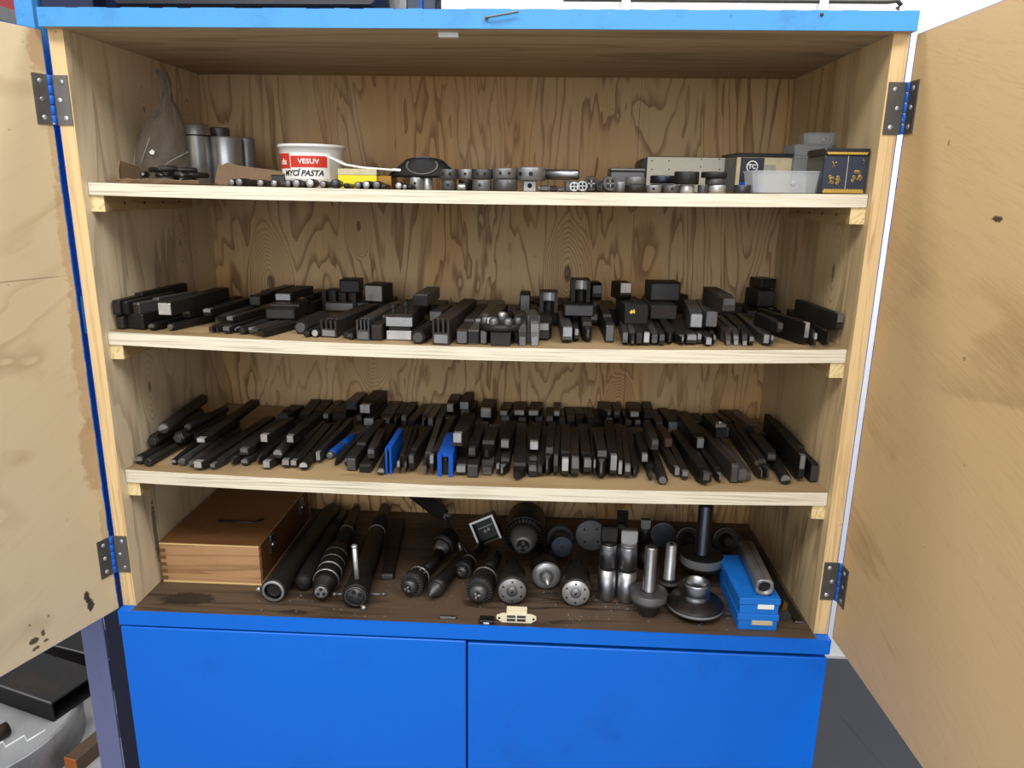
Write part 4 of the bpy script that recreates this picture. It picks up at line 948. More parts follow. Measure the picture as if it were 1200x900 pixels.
# stacked round dies; (px, Y, width, y_top of lower, lower width, y_top of upper)
def stack(px, Y, lo, up, mats, labs, scr=(1, 2)):
    wl, yl = lo; q = on1(px, Y); hl = at(px, yl, Y).z-q.z
    ring('round_die', px, Y, wl, hl, 0, M[mats[0]], labs[0], scr[0])
    if up:
        wu, yu, dx = up; hu = at(px, yu, Y).z-q.z-hl
        ring('round_die', px+dx, Y+.001, wu, hu, hl+.0009, M[mats[1]], labs[1], scr[1])
stack(526, .05, (17, 211), (22, 199, 0), ('grey', 'grey'), ('dark die beside the bright rings, under a wider one', 'wide dark die topping the stack beside the bright rings'))
stack(546, .095, (16, 210.5), (18, 199, 1), ('black2', 'tip'), ('dark die lying behind the small bright pin', 'pale worn die on top behind the small bright pin'), (0, 1))
stack(565, .05, (22, 211), (24, 199, 0), ('tip', 'grey'), ('grey die with one screw hole under a dark die', 'dark die with two screw holes atop the grey die'), (1, 2))
stack(592, .05, (28, 210.5), (27, 198, -1), ('grey', 'tip'), ('broad dark die under the grey two-screw die', 'grey die with two screw holes atop the broad dark die'), (0, 2))
p = on1(541, .045)
o = thing('steel_pin', p, 'small bright pin lying between two stacks of dies', 'pin')
MB().lathe([(.0042, -.006), (.005, -.005), (.005, .005), (.0042, .006)], 'x', 14, TR(0, 0, .005)).build('pin_body', M['bright'], o)
# die stock with straight handle resting on a drilled square block
Y = .06; p = on1(621, Y); s = psz(1, Y); hb = at(621, 212, Y).z-p.z
o = thing('drilled_block', p, 'small steel block with drilled face under the handled die holder', 'block')
MB().cbox(-7*s, 7*s, -.008, .012, 0, hb, .0008).build('block_body', M['tip'], o)
MB().lathe([(.0036, 0), (.0036, .0008)], 'y', 12, TR(0, -.0086, hb*.55)).build('drilled_hole', M['hole'], o)
o = thing('handled_die_holder', (p.x, p.y+.004, p.z+hb+.0004), 'round steel die holder with one straight dark handle', 'die holder')
hh = at(621, 196.5, Y).z-p.z-hb
MB().lathe([(.008, 0), (16.5*s, 0), (17*s, .001), (17*s, hh-.001), (16.3*s, hh), (.008, hh), (.008, 0)], 'z', 32, caps=False).build('holder_ring', M['tip'], o)
for a in (-38, 4): MB().lathe([(.0034, 0), (.0034, .0009), (.0018, .001)], 'y', 10, RZ(a) @ TR(0, -17*s-.0006, hh*.5)).build('set_screw', M['hole'], o)
MB().lathe([(.0078, 15*s), (.0078, 52*s), (.0066, 54.5*s), (.003, 55*s)], 'x', 18, TR(0, .006, hh*.5)).build('handle', M['chrome'], o)
# little hexagon bits and clover dies
for i, (px, wp, hp, mt) in enumerate([(638, 9, 7, 'grey'), (649, 8, 6.5, 'black2'), (658, 6, 5.5, 'grey')]):
    p = on1(px, .05); r = psz(hp, .05)/2; L = psz(wp, .05)
    o = thing('hexagon_bit', p, ['largest grey hexagon bit beside the drilled block', 'dark hexagon bit between two grey ones by drilled block', 'smallest grey hexagon bit beside the clover dies'][i], 'bit', 'hexagon bits on the top shelf', (0, 0, R(8)))
    MB().lathe([(r*.9, -L/2), (r, -L/2+.001), (r, L/2-.001), (r*.9, L/2)], 'x', 6, TR(0, 0, r*.87), smooth=False).build('hexagon', M[mt], o)
    MB().lathe([(r*.5, -L*.75), (r*.55, -L/2)], 'x', 8, TR(0, 0, r*.87)).build('stub', M['tip'], o)
def clover(px, Y, wpx, lean, label, mat='grey', turn=0):
    p = on1(px, Y); r = psz(wpx, Y)/2
    o = thing('clover_die', p, label, 'die', 'dies standing on edge', (R(lean), 0, R(turn)))
    MB().lathe([(r*.92, 0), (r, .001), (r, .008), (r*.92, .009)], 'y', 22, TR(0, 0, r)).build('die_body', M[mat], o)
    m = MB()
    for k in range(4):
        a = R(45+90*k); m.lathe([(r*.24, -.0006), (r*.24, .0002)], 'y', 12, TR(r*.48*math.cos(a), 0, r+r*.48*math.sin(a)))
    m.build('clover_holes', M['hole'], o)
    m = MB()
    for k in range(4): m.cbox(r*.12, r*.46, -.0009, .0002, -r*.08, r*.08, .0002, TR(0, 0, r) @ RY(90*k))
    m.build('cutting_teeth', M['bright' if mat == 'bright' else 'tip'], o)
clover(673, .045, 11, -6, 'smallest clover die standing nearest the hexagon bits', 'bright')
clover(683, .048, 12, -8, 'small clover die beside the smallest clover die', 'bright', 10)
clover(693, .058, 17, -10, 'mid-sized dark clover die between small and large ones', 'black2', -8)
clover(705, .052, 12, -6, 'small dark clover die beside the largest one', 'black2', 14)
clover(716, .05, 17, -14, 'largest clover die leaning beside the grey stacked dies', 'grey', 20)
p = on1(682, .1); o = thing('flat_steel_plate', p, 'flat grey steel plate lying behind the clover dies', 'plate')
MB().cbox(-.026, .030, 0, .04, 0, at(682, 212, .1).z-p.z, .001).build('plate_body', M['grey'], o)
MB().box(-.024, .028, -.0005, .0, .009, .0125).build('worn_edge', M['tip'], o)
Y = .2; p = on1(735, Y); s = psz(1, Y); o = thing('grey_steel_case', p, 'plain grey steel block behind the stacked dies', 'block')
h = at(735, 197, Y).z-p.z
MB().cbox(-19*s, 19*s, 0, .07, 0, h*.86, .0015).build('case_body', M['grey'], o); MB().cbox(-19.3*s, 19.3*s, -.0004, .0704, h*.88, h, .0012).build('case_lid', M['tip'], o)
stack(727, .085, (17, 213), None, ('tip',), ('pale die behind the grey block front, beside largest clover die',), (0, 0))
stack(745, .045, (24, 217), (22, 208, -1), ('black2', 'tip'), ('dark one-screw die under a pale one before the grey block', 'pale die on top before the grey steel block'), (1, 0))
stack(766, .045, (18, 217), None, ('tip',), ('pale low die in front of the riveted tin, near grey block',), (1, 0))
stack(776, .09, (26, 216), (27, 206.5, 0), ('black2', 'blued'), ('dark die lying behind the low pale dies at riveted tin', 'blued die on top before the riveted tin'), (0, 0))
stack(786, .045, (18, 217), None, ('grey',), ('low grey die with white dot screw before the riveted tin',), (1, 0))
stack(805, .05, (17, 217), (27, 202, -1), ('bright', 'black2'), ('small bright die under the tallest dark die', 'tallest dark die before the riveted tin'), (0, 0))
stack(824, .045, (11, 217), None, ('grey',), ('smallest grey die beside the small bright die',), (0, 0))
q = on1(840, .05); h1 = at(840, 217, .05).z-q.z; h2 = at(840, 209, .05).z-q.z; h3 = at(840, 202, .05).z-q.z
ring('round_die', 840, .05, 20, h1, 0, M['bright'], 'bright die at the bottom of the three-die stack', 0)
ring('round_die', 838, .051, 22, h2-h1, h1+.0003, M['grey'], 'grey die in the middle of the three-die stack', 0)
ring('round_die', 836, .052, 28, h3-h2, h2+.0006, M['black'], 'wide black die topping the three-die stack', 0)
ring('round_die', 870, .045, 19, at(870, 217, .045).z-on1(870, .045).z, 0, M['blued'], 'low blue-black die before the emblem tin', 0)
# riveted aluminium tin
Y = .2; p = on1(801, Y); s = psz(1, Y); h = at(801, 184, Y).z-p.z
o = thing('riveted_tin', p, 'pale grey metal tin with riveted front behind the dies', 'tin')
x0, x1 = -47*s, 46*s; rr = .014
prf = [(x0, 0), (x1, 0), (x1, h-.004), (x1-.004, h)]+[(x0+rr-rr*math.sin(R(a)), h-rr+rr*math.cos(R(a))) for a in (0, 22, 45, 67, 90)]
MB().prism(prf, .0016, .11, 'y').build('tin_body', M['black2'], o)
MB().box(x0+6*s, x1-2*s, 0, .0016, .001, h-.0012).build('tin_front', M['alu'], o)
for px, py in ((764, 189), (764, 199), (784, 189), (784, 199), (822, 187), (821, 196), (843, 187), (843, 199)):
    v = at(px, py, Y)-p; MB().lathe([(.0012, 0), (.001, -.0008), (0, -.001)], 'y', 8, TR(v.x, 0, v.z)).build('rivet', M['hole'], o)
# printed tin with ringed emblem
Y = .14; p = on1(889, Y); s = psz(1, Y); h = at(889, 180, Y).z-p.z
o = thing('emblem_tin', p, 'worn black and cream tin with white ringed emblem', 'tin', None, (0, 0, R(4)))
x0, x1 = -26*s, 35*s
MB().cbox(x0, x1, .0, .085, 0, h-.006, .001).build('tin_body', M['cream_tin'], o)
MB().cbox(x0-.001, x1+.001, -.001, .086, h-.006, h, .001).build('tin_lid', M['black_tin'], o)
MB().box(x0+4*s, x0+30*s, -.0006, 0, .0, h-.007).build('printed_panel', M['navy_tin'], o)
MB().box(x0+30*s, x0+43*s, -.0007, 0, h*.42, h*.72).build('printed_panel', M['alu'], o)
MB().box(x0-.0008, x0, .004, .08, .002, h-.008).build('printed_side', M['black_tin'], o)
c_ = (x0+17*s, h*.66)
MB().lathe([(.0078, -.0014), (.0094, -.0014), (.0094, -.0006), (.0078, -.0006), (.0078, -.0014)], 'y', 28, TR(c_[0], 0, c_[1]), caps=False).build('emblem_ring', M['white_print'], o)
link('lettering', text_mesh('TC', .0095, 0, .0003, .0003), M['white_print'], o, (c_[0], -.001, c_[1]), (R(90), 0, 0))
MB().box(x0+4*s, x0+30*s, -.0012, -.0006, .002, h*.27).build('blue_band', M['tool_blue'], o)
# translucent plastic trays
def ptray(px, py0, py1, wpx, Y, dep, label, zoff=None, tilt=0, name='plastic_tray'):
    p = at(px, py1, Y); s = psz(1, Y); z = shz(1, p.x)+.0003 if zoff is None else zoff
    h = at(px, py0, Y).z-at(px, py1, Y).z; w = wpx*s
    o = thing(name, (p.x, Y, z), label, 'tray', 'translucent plastic trays', (0, 0, R(tilt)))
    m = MB(); t = .0014
    def rect(w, d, c, y0): return [(-w/2+c, y0), (w/2-c, y0), (w/2, y0+c), (w/2, y0+d-c), (w/2-c, y0+d), (-w/2+c, y0+d), (-w/2, y0+d-c), (-w/2, y0+c)]
    lv = [(rect(w*.90, dep*.92, .006, dep*.04), 0), (rect(w*.985, dep, .007, 0), h*.93), (rect(w*1.015, dep+.003, .007, -.0015), h*.94), (rect(w*1.015, dep+.003, .007, -.0015), h), (rect(w*.97, dep-.002, .006, .001), h), (rect(w*.88, dep*.9, .005, dep*.05), t)]
    vs = [(a, b, z_) for q, z_ in lv for a, b in q]; fs = [tuple(range(7, -1, -1)), tuple(40+k for k in range(8))]
    for i in range(5):
        for k in range(8): fs.append((8*i+k, 8*i+(k+1) % 8, 8*i+8+(k+1) % 8, 8*i+8+k))
    m.add(vs, fs).build('tray_body', M['clear_plastic'], o)
    MB().lathe([(.004, 0), (.0034, -.0008), (0, -.001)], 'y', 16, TR(w*.08, dep*.02, h*.45)).build('moulded_mark', M['clear_plastic'], o)
    return z+h
ptray(922, 198.5, 225, 78, .03, .06, 'large translucent tray at the front beside the ornate tin')
zt = ptray(938, 182, 226, 30, .15, .06, 'grey translucent tray at the bottom of the tray stack')
zt2 = ptray(955, 167, 180.5, 44, .15, .055, 'translucent tray in the middle of the tray stack', zt+.0004, 6)
ptray(962, 153, 167, 36, .16, .045, 'smallest translucent tray on top of the tray stack', zt2+.0004, -4)
# ornate tin
Y = .0195; p = on1(986, Y); s = psz(1, Y); h = at(986, 174, Y).z-p.z
o = thing('ornate_tin', p, 'black tea tin with gold scalloped borders and gold floral ornaments', 'tin')
x0, x1 = -21*s, 26*s
MB().cbox(x0, x1, 0, .075, 0, h*.84, .0012).build('tin_body', M['navy_tin'], o)
MB().cbox(x0-.0008, x1+.0008, -.0008, .0758, h*.84, h, .0014).build('tin_lid', M['black_tin'], o)
MB().box(x0-.0006, x0, .003, .072, .001, h*.83).build('black_side', M['black_tin'], o)
m = MB(); nsc = 14
for k in range(nsc):
    x = x0+.003+(x1-x0-.006)*(k+.5)/nsc; rr = (x1-x0)/nsc*.5
    m.prism([(x+rr*math.cos(R(a)), .003+rr*1.6*math.sin(R(a))) for a in range(0, 181, 30)], -.0007, 0, 'y')
    m2 = MB() if k == 0 else m2
    m2.prism([(x+rr*math.cos(R(a)), h*.90-rr*1.2*math.sin(R(a))) for a in range(180, -1, -30)], -.0015, -.0008, 'y')
m2.box(x0+.002, x1-.002, -.0014, -.0008, h*.90, h*.915).build('gold_border', M['gold_print'], o)
m.box(x0+.002, x1-.002, -.0006, 0, .0008, .0032).build('gold_border', M['gold_print'], o)
def flower(cx, cz, R0, seedv):
    q = random.Random(seedv); m = MB()
    for k in range(13):
        a = q.uniform(0, 360); d = q.uniform(.25, .95)*R0; rr = q.uniform(.14, .3)*R0
        m.lathe([(rr*.55, -.0006), (rr, -.0006), (rr, 0), (rr*.55, 0), (rr*.55, -.0006)], 'y', 10, TR(cx+d*math.cos(R(a)), 0, cz+d*math.sin(R(a))), caps=False)
    return m
flower(x0+12*s, h*.30, .0085, 2).build('gold_flower', M['gold_print'], o)
flower(x0+36*s, h*.37, .0085, 5).build('gold_flower', M['gold_print'], o)
MB().tube([(x0+9*s, -.0004, h*.58), (x0+11*s, -.0004, h*.64), (x0+8.5*s, -.0004, h*.70)], .0007, 6).tube([(x0+12*s, -.0004, h*.58), (x0+10.5*s, -.0004, h*.64), (x0+13*s, -.0004, h*.70)], .0007, 6).build('gold_mark', M['gold_print'], o)
MB().tube([(x0+41*s, -.0004, h*.66), (x0+43*s, -.0004, h*.71), (x0+41*s, -.0004, h*.76)], .0006, 6).build('gold_mark', M['gold_print'], o)
MB().box(x0+25*s, x0+25.6*s, -.0005, 0, .004, h*.83).build('panel_seam', M['alu'], o)
# ------------------------------------------------------------------ bottom compartment
ZB = ZF+.0003
# finger-jointed wooden box
bx0, bx1, by0, by1, bh = .029, .212, .082, .372, .080
o = thing('wooden_box', ((bx0+bx1)/2, by0, ZB), 'finger-jointed oak box with stained lid and flush handle', 'box')
w = bx1-bx0; d = by1-by0
MB().box(-w/2, w/2, 0, .010, .004, bh-.004).build('box_end', M['box_wood'], o); MB().box(-w/2, w/2, d-.01, d, .004, bh-.004).build('box_end', M['box_wood'], o)
for xs in (w/2-.009, -w/2): MB().box(xs, xs+.009, .0101, d-.0101, .004, bh-.004).build('box_side', M['box_dark'], o)
MB().box(-w/2, w/2, .0005, d, 0, .004).build('base_strip', M['pale_strip'], o)
MB().box(-w/2, w/2, -.0004, d, bh-.004, bh-.001).build('lid_strip', M['pale_strip'], o)
MB().box(-w/2-.0005, w/2+.0005, -.0006, d+.0005, bh-.001, bh).build('lid', M['box_lid'], o)
for k in range(5):
    z0 = .006+k*(bh-.012)/5
    MB().box(-w/2-.0003, -w/2+.010, -.0004, .0, z0, z0+(bh-.012)/10).build('finger', M['box_lid'], o)
    MB().box(w/2, w/2+.0004, -.0002, .010, z0, z0+(bh-.012)/10).build('finger', M['box_wood'], o)
g0, g1 = fl(256, 611, ZB+bh), fl(311, 607, ZB+bh)
v0 = g0-o.location; v1 = g1-o.location
MB().tube([(v0.x, v0.y, bh+.0018), (v1.x-.014, v0.y-.004, bh+.0018), (v1.x, v0.y+.012, bh+.003)], .0022, 8).build('handle', M['black2'], o)
for yy in (.05, .22):
    MB().cbox(w/2, w/2+.004, yy, yy+.02, bh*.48, bh*.92, .0008).lathe([(.006, w/2), (.006, w/2+.006), (.003, w/2+.007)], 'x', 12, TR(0, yy+.010, bh*.66)).build('clasp', M['chrome'], o)
def lying(name, label, cat, px, py, yaw, group='chucks, centres and arbors in the bottom compartment', pitch=0, lift=0):
    p = fl(px, py, ZB); return thing(name, (p.x, p.y, ZB+lift), label, cat, group, (R(pitch), 0, R(yaw)))
def lat(o, name, prof, zc, mat, seg=28, x=0, pre=None, caps=True):
    return MB().lathe(prof, 'y', seg, TR(x, 0, zc) if pre is None else pre, caps=caps).build(name, M[mat], o)
# bar 1: long tube with bright open end
r = .022
o = lying('boring_bar', 'long black tube with bright ringed open end beside the wooden box', 'tool bar', 321, 706, -1.0)
lat(o, 'tube', [(r*.80, .012), (r*.80, 0), (r*.97, 0), (r, .003), (r, .05), (r*.94, .052), (r*.94, .30), (r*.7, .345)], r, 'black')
lat(o, 'bright_ring', [(r*.72, -.0012), (r*.90, -.0012), (r*.92, .0), (r*.72, .0), (r*.72, -.0012)], r, 'tip', caps=False)
lat(o, 'socket', [(r*.7, .004), (r*.45, .003), (r*.3, .006), (0, .006)], r, 'black2')
for z_, x_ in ((.006, -.016), (.011, -.012)):
    MB().lathe([(.0035, 0), (.0035, .006), (.002, .0065)], 'x', 10, TR(-r*.85, .006, r) @ RY(-25) @ TR(-.012, 0, z_*.3)).build('side_screw', M['bright'], o)
# smooth black bar
r = .016
o = lying('smooth_bar', 'smooth black round bar lying between ringed tube and stepped bar', 'tool bar', 354, 695, 1.2)
lat(o, 'bar', [(r*.3, 0), (r*.75, .003), (r*.95, .009), (r, .016), (r, .22), (r*.7, .225)], r, 'rubber')
lat(o, 'bar_tail', [(r*.7, .225), (r*.7, .30)], r, 'black2')
# stepped bar
r = .023
o = lying('stepped_bar', 'stepped black bar with four bright rings and clover socket', 'tool bar', 377, 708, 4.5)
lat(o, 'nose', [(r*.55, 0), (r*.66, .002), (r*.66, .020), (r*.86, .022), (r*.86, .040)], r, 'black')
lat(o, 'nose_face', [(r*.28, -.0008), (r*.46, -.0008), (r*.5, 0)], r, 'tip')
m = MB()
for k in range(3): m.lathe([(.0032, -.0014), (.0032, 0)], 'y', 10, TR(.0058*math.cos(R(90+120*k)), 0, r+.0058*math.sin(R(90+120*k))))
m.build('socket', M['hole'], o)
y = .040
for k in range(4):
    lat(o, 'step', [(r*.98, y), (r, y+.001), (r, y+.026), (r*.84, y+.028)], r, 'black'); lat(o, 'bright_ring', [(r*.97, y-.001), (r*1.012, y), (r*1.012, y+.0014)], r, 'bright', caps=False); y += .028
lat(o, 'shaft', [(r*.62, y), (r*.62, .27), (r*.5, .275), (r*.5, .33)], r*1.0, 'black')
lat(o, 'shaft_ring', [(r*.64, .235), (r*.64, .238)], r, 'bright')
lat(o, 'tang', [(r*.42, .33), (r*.36, .36)], r, 'black2', 6)
# cross-handled bar
r = .023
o = lying('tap_holder_bar', 'black bar with clover die in its end and crossed steel pins', 'tool bar', 417, 713, 4.5)
lat(o, 'holder_head', [(r*.7, .004), (r*.7, 0), (r*.97, 0), (r, .003), (r, .03), (r*.9, .032), (r*.9, .2), (r*.72, .205), (r*.72, .25)], r, 'black', caps=False)
lat(o, 'rim', [(r*.72, -.001), (r*.80, -.0012), (r*.82, 0), (r*.72, 0), (r*.72, -.001)], r, 'grey', caps=False)
lat(o, 'die_face', [(r*.71, .0035), (r*.68, .0008), (r*.1, .0008), (0, .0008)], r, 'grey')
m = MB()
for k in range(4): m.lathe([(.0042, -.0002), (.0042, .001)], 'y', 12, TR(.0085*math.cos(R(20+90*k)), 0, r+.0085*math.sin(R(20+90*k))))
m.build('clover_holes', M['hole'], o)
lat(o, 'shaft', [(r*.66, .25), (r*.66, .32), (r*.5, .33), (r*.5, .37)], r, 'black2'); lat(o, 'shaft_ring', [(r*.74, .247), (r*.74, .250)], r, 'bright')
MB().tube([(0, .022, r*1.9), (-.004, .030, r*1.9+.058)], .0042, 12).lathe([(.0042, 0), (.005, .001), (.005, .005), (.003, .006)], 'z', 12, TR(-.004, .030, r*1.9+.056)).build('handle_pin', M['bright'], o)
MB().tube([(-r-.014, .012, r*.9), (-r+.002, .012, r*.9)], .0024, 10).tube([(r-.002, .012, r*.9), (r+.024, .012, r*.9)], .0022, 10).lathe([(.0034, 0), (.0034, .007)], 'x', 10, TR(r+.020, .012, r*.9)).lathe([(.0034, 0), (.0034, .006)], 'x', 10, TR(-r-.018, .012, r*.9)).build('cross_pin', M['grey'], o)
MB().tube([(.008, .004, .004), (.0135, -.003, .0045)], .0024, 10).lathe([(.001, -.0045), (.0036, -.003), (.0045, 0), (.0036, .003), (.001, .0045)], 'y', 12, TR(.0145, -.005, .0047)).build('ball_end', M['bright'], o)
p = fl(462, 660, ZB)
o = thing('flat_bar', (p.x, .12, ZB), 'flat dark steel bar lying along the cross-pinned bar', 'tool bar', None, (0, 0, R(6)))
MB().cbox(-.012, .012, 0, .24, 0, .012, .001).build('bar', M['black'], o); MB().cbox(-.010, .010, -.0008, .0004, .002, .010, .0003).build('ground_end', M['grey'], o)
# drill chucks
def chuck(label, px, py, yaw, r, L, seed=0, tail=None, ring=True, face='grey', group='drill chucks'):
    o = lying('drill_chuck', label, 'drill chuck', px, py, yaw, group)
    lat(o, 'chuck_nose', [(r*.34, 0), (r*.58, .0015), (r*.66, r*.35), (r*.72, r*.62)], r, face)
    lat(o, 'chuck_sleeve', [(r*.72, r*.62), (r*.97, r*.75), (r, r*.9), (r, r*1.5), (r*.9, r*1.56), (r*.9, L*.8), (r*.82, L*.85), (r*.6, L)], r, 'black')
    m = MB()
    for k in range(24):
        m.box(-r*.045, r*.045, r*.60, r*.98, r*.70, r*1.01, TR(0, 0, r) @ RY(15*k))
    m.build('gear_teeth', M['grey'], o)
    m = MB().lathe([(r*.30, -.0006), (r*.30, .0)], 'y', 14, TR(0, 0, r)); m.build('nose_hole', M['hole'], o)
    m = MB()
    for k in range(3): m.cbox(-r*.085, r*.085, -.0035, .004, r*.06, r*.27, .0006, TR(0, 0, r) @ RY(120*k+20+seed*31))
    m.build('jaw', M['tip'], o)
    if ring: lat(o, 'sleeve_ring', [(r*.905, L*.70), (r*.93, L*.71), (r*.93, L*.74), (r*.905, L*.75)], r, 'bright', caps=False)
    if tail: lat(o, 'arbor', [(tail[0], L-.002), (tail[1], L+tail[2])], r, 'black2')
    return o
o = chuck('drill chuck with a small bright washer on top, nearest crossed pins', 478, 703, -16, .0215, .065, 0, (.010, .012, .07))
lat(o, 'washer', [(.0042, 0), (.0066, 0), (.0066, .002), (.0042, .002), (.0042, 0)], .0, 'bright', 18, pre=TR(.012, .036, .0405) @ RX(15), caps=False)
chuck('smallest drill chuck with fine teeth beside the square frame', 540, 681, -14, .0165, .06, 1, (.007, .009, .05))
chuck('mid-sized toothed drill chuck in front of the square frame', 559, 712, -8, .0235, .085, 2, (.012, .014, .06), face='grey')
# dead centre
r = .0155
o = lying('dead_centre', 'dark pointed lathe centre lying beside the washer-topped chuck', 'lathe centre', 503, 708, -16)
lat(o, 'point', [(.0006, 0), (r*.95, .024), (r, .026)], r, 'grey'); lat(o, 'taper_shank', [(r, .026), (r, .05), (r*.92, .052), (r*.62, .15)], r, 'black2')
# flanged centre with a shank pointing forward
p = fl(521, 652, ZB); r = .026
o = thing('flanged_centre', (p.x, p.y, ZB), 'ringed black flange with forward pointing taper shank behind the chucks', 'lathe centre', None, (R(16), 0, R(-22)))
lat(o, 'flange', [(r*.7, .0), (r*.93, .001), (r, .004), (r, .009), (r*.85, .012), (r*.85, .03), (r*.6, .034)], r*1.02, 'black')
lat(o, 'flange_ring', [(r*.80, -.0012), (r*.88, -.0012), (r*.9, .001), (r*.8, .001), (r*.80, -.0012)], r*1.02, 'grey', caps=False)
lat(o, 'boss', [(r*.36, -.018), (r*.5, -.014), (r*.58, -.004), (r*.62, .001)], r*1.02, 'tip')
lat(o, 'shank', [(r*.22, -.075), (r*.30, -.017)], r*1.02, 'black2')
# hand wrench leaning against the back
p0, p1 = fl(522, 606, ZB+.03), at(478, 576, .36)
o = thing('bent_wrench', (p0.x+.02, p0.y-.06, ZB), 'dark flat lever bar leaning up towards the back wall', 'lever')
A = Vector((p0.x, p0.y, ZB+.035))-o.location; B = Vector((p1.x-.012, .405, p1.z-.005))-o.location
dv = (B-A).normalized(); sd = dv.cross(Vector((0, 1, 0))).normalized()
Q = Matrix(((sd.x, dv.x, sd.cross(dv).x, A.x), (sd.y, dv.y, sd.cross(dv).y, A.y), (sd.z, dv.z, sd.cross(dv).z, A.z), (0, 0, 0, 1)))
MB().loft([(0, 0, .022, -.006, .006, .002), (.02, 0, .034, -.007, .007, .003), ((B-A).length, 0, .036, -.007, .007, .003)], M=Q).build('lever', M['black2'], o)
MB().cbox(-.006, .006, -.012, .001, -.006, .006, .001, M=Q).build('square_end', M['bright'], o)
MB().tube([A+Vector((0, 0, 0)), Vector((.022, -.025, .018)), Vector((.045, -.06, .0035))], .0032, 10).build('rod', M['grey'], o)
p = fl(541, 650, ZB)
o = thing('chuck_key', (p.x-.006, p.y+.01, ZB), 'small bright pin leaning by the smallest chuck', 'pin', None, (0, 0, R(-10)))
MB().tube([(.006, -.006, .004), (-.008, .01, .028)], .0034, 10).build('pin_body', M['bright'], o); MB().tube([(.006, -.006, .0045), (.012, -.013, .0045)], .0044, 8).build('pin_foot', M['grey'], o)
# square frame
c = fl(574, 655, ZB)
o = thing('square_frame_tool', (c.x, c.y+.03, ZB), 'bright-edged square socket standing tilted behind the chucks', 'socket', None, (R(-14), R(-24), R(4)))
a = .0255; t_ = .0042
fr = MB().box(-a, -a+t_, 0, .045, .004, .004+2*a).box(a-t_, a, 0, .045, .004, .004+2*a).box(-a+t_, a-t_, 0, .045, .004, .004+t_).box(-a+t_, a-t_, 0, .045, .004+2*a-t_, .004+2*a)
fr.build('frame_walls', M['black2'], o)
MB().box(-a, -a+t_, -.0012, 0, .004, .004+2*a).box(a-t_, a, -.0012, 0, .004, .004+2*a).box(-a+t_, a-t_, -.0012, 0, .004+2*a-t_, .004+2*a).build('bright_rim', M['bright'], o)
MB().box(-a+t_, a-t_, .02, .044, .004+t_, .004+2*a-t_).build('inner_block', M['black'], o)
MB().cbox(-.016, .016, .017, .0205, .033, .036, .0005).lathe([(.003, .016), (.003, .0205)], 'y', 10, TR(-.004, 0, .026)).lathe([(.003, .016), (.003, .0205)], 'y', 10, TR(.004, 0, .0275)).build('inner_screws', M['tip'], o)
# big drill chuck seen from above its shank
c = fl(613, 658, ZB); r = .042
o = thing('large_drill_chuck', (c.x, c.y, ZB), 'largest black drill chuck with broad toothed ring and bright nose', 'drill chuck', 'drill chucks', (R(4), 0, R(-2)))
zc = r*.98
lat(o, 'chuck_sleeve', [(r*.74, .028), (r*.98, .034), (r, .040), (r, .066), (r*.92, .070), (r*.92, .1), (r*.6, .11)], zc+.004, 'black')
m = MB()
for k in range(30): m.box(-r*.035, r*.035, .026, .036, r*.72, r*.92, TR(0, 0, zc+.004) @ RY(12*k))
m.build('gear_teeth', M['black2'], o)
lat(o, 'rim_ring', [(r*.93, .033), (r*.95, .029), (r*1.0, .029), (r*1.02, .033), (r*1.02, .043)], zc+.004, 'black2', caps=False)
lat(o, 'chuck_nose', [(r*.34, -.008), (r*.46, -.005), (r*.58, .010), (r*.74, .030)], zc+.004, 'tip')
lat(o, 'nose_hole', [(r*.30, -.0086), (r*.30, -.008)], zc+.004, 'hole', 16)
m = MB()
for k in range(3): m.cbox(-.0035, .0035, -.012, -.005, .003, .011, .0006, TR(0, 0, zc+.004) @ RY(120*k))
m.build('jaw', M['tip'], o)
# face-plate discs
def live(label, px, py, yaw, r, L, face, holes=6):
    o = lying('rotating_centre', label, 'lathe centre', px, py, yaw, 'disc-faced rotating heads')
    lat(o, 'body', [(r*.93, .0), (r, .003), (r, L*.4), (r*.9, L*.42), (r*.9, L*.8), (r*.5, L*.85), (r*.42, L*1.5)], r, 'black')
    lat(o, 'face_disc', [(r*.35, -.0022), (r*.86, -.0022), (r*.90, 0), (r*.35, 0), (r*.35, -.0022)], r, face, 32, caps=False)
    m = MB()
    for k in range(holes):
        a = R(90+360/holes*k); m.lathe([(r*.07, -.0026), (r*.07, -.0015)], 'y', 10, TR(r*.66*math.cos(a), 0, r+r*.66*math.sin(a)))
    m.build('screw_holes', M['hole'], o)
    lat(o, 'hub', [(r*.08, -.0045), (r*.2, -.0042), (r*.3, -.003), (r*.34, -.001), (r*.34, .0)], r, 'tip', 18)
    MB().box(-r*.05, r*.05, -.0050, -.0044, -r*.12, r*.12, TR(0, 0, r) @ RY(35)).build('hub_slot', M['hole'], o)
    return o
live('disc-faced head with worn grey face and slotted hub', 600, 709, 3, .0275, .07, 'tip')
live('disc-faced head with bluish bright face ringed by holes', 674, 711, -3, .0272, .075, 'bright')
# live centre with cone
o = lying('live_centre', 'live lathe centre with bright cone pointing forward', 'lathe centre', 641, 698, 4)
r = .027
lat(o, 'body', [(r*.9, .022), (r*.97, .024), (r, .027), (r, .055), (r*.8, .058), (r*.45, .062), (r*.36, .13)], r, 'black2')
lat(o, 'front_ring', [(r*.52, .0195), (r*.88, .0195), (r*.985, .0235), (r*.985, .026)], r, 'bright', 32, caps=False)
lat(o, 'face', [(r*.3, .0200), (r*.86, .0200)], r, 'tip', 32)
lat(o, 'cone', [(.0004, -.010), (r*.30, .012), (r*.32, .020)], r, 'bright')
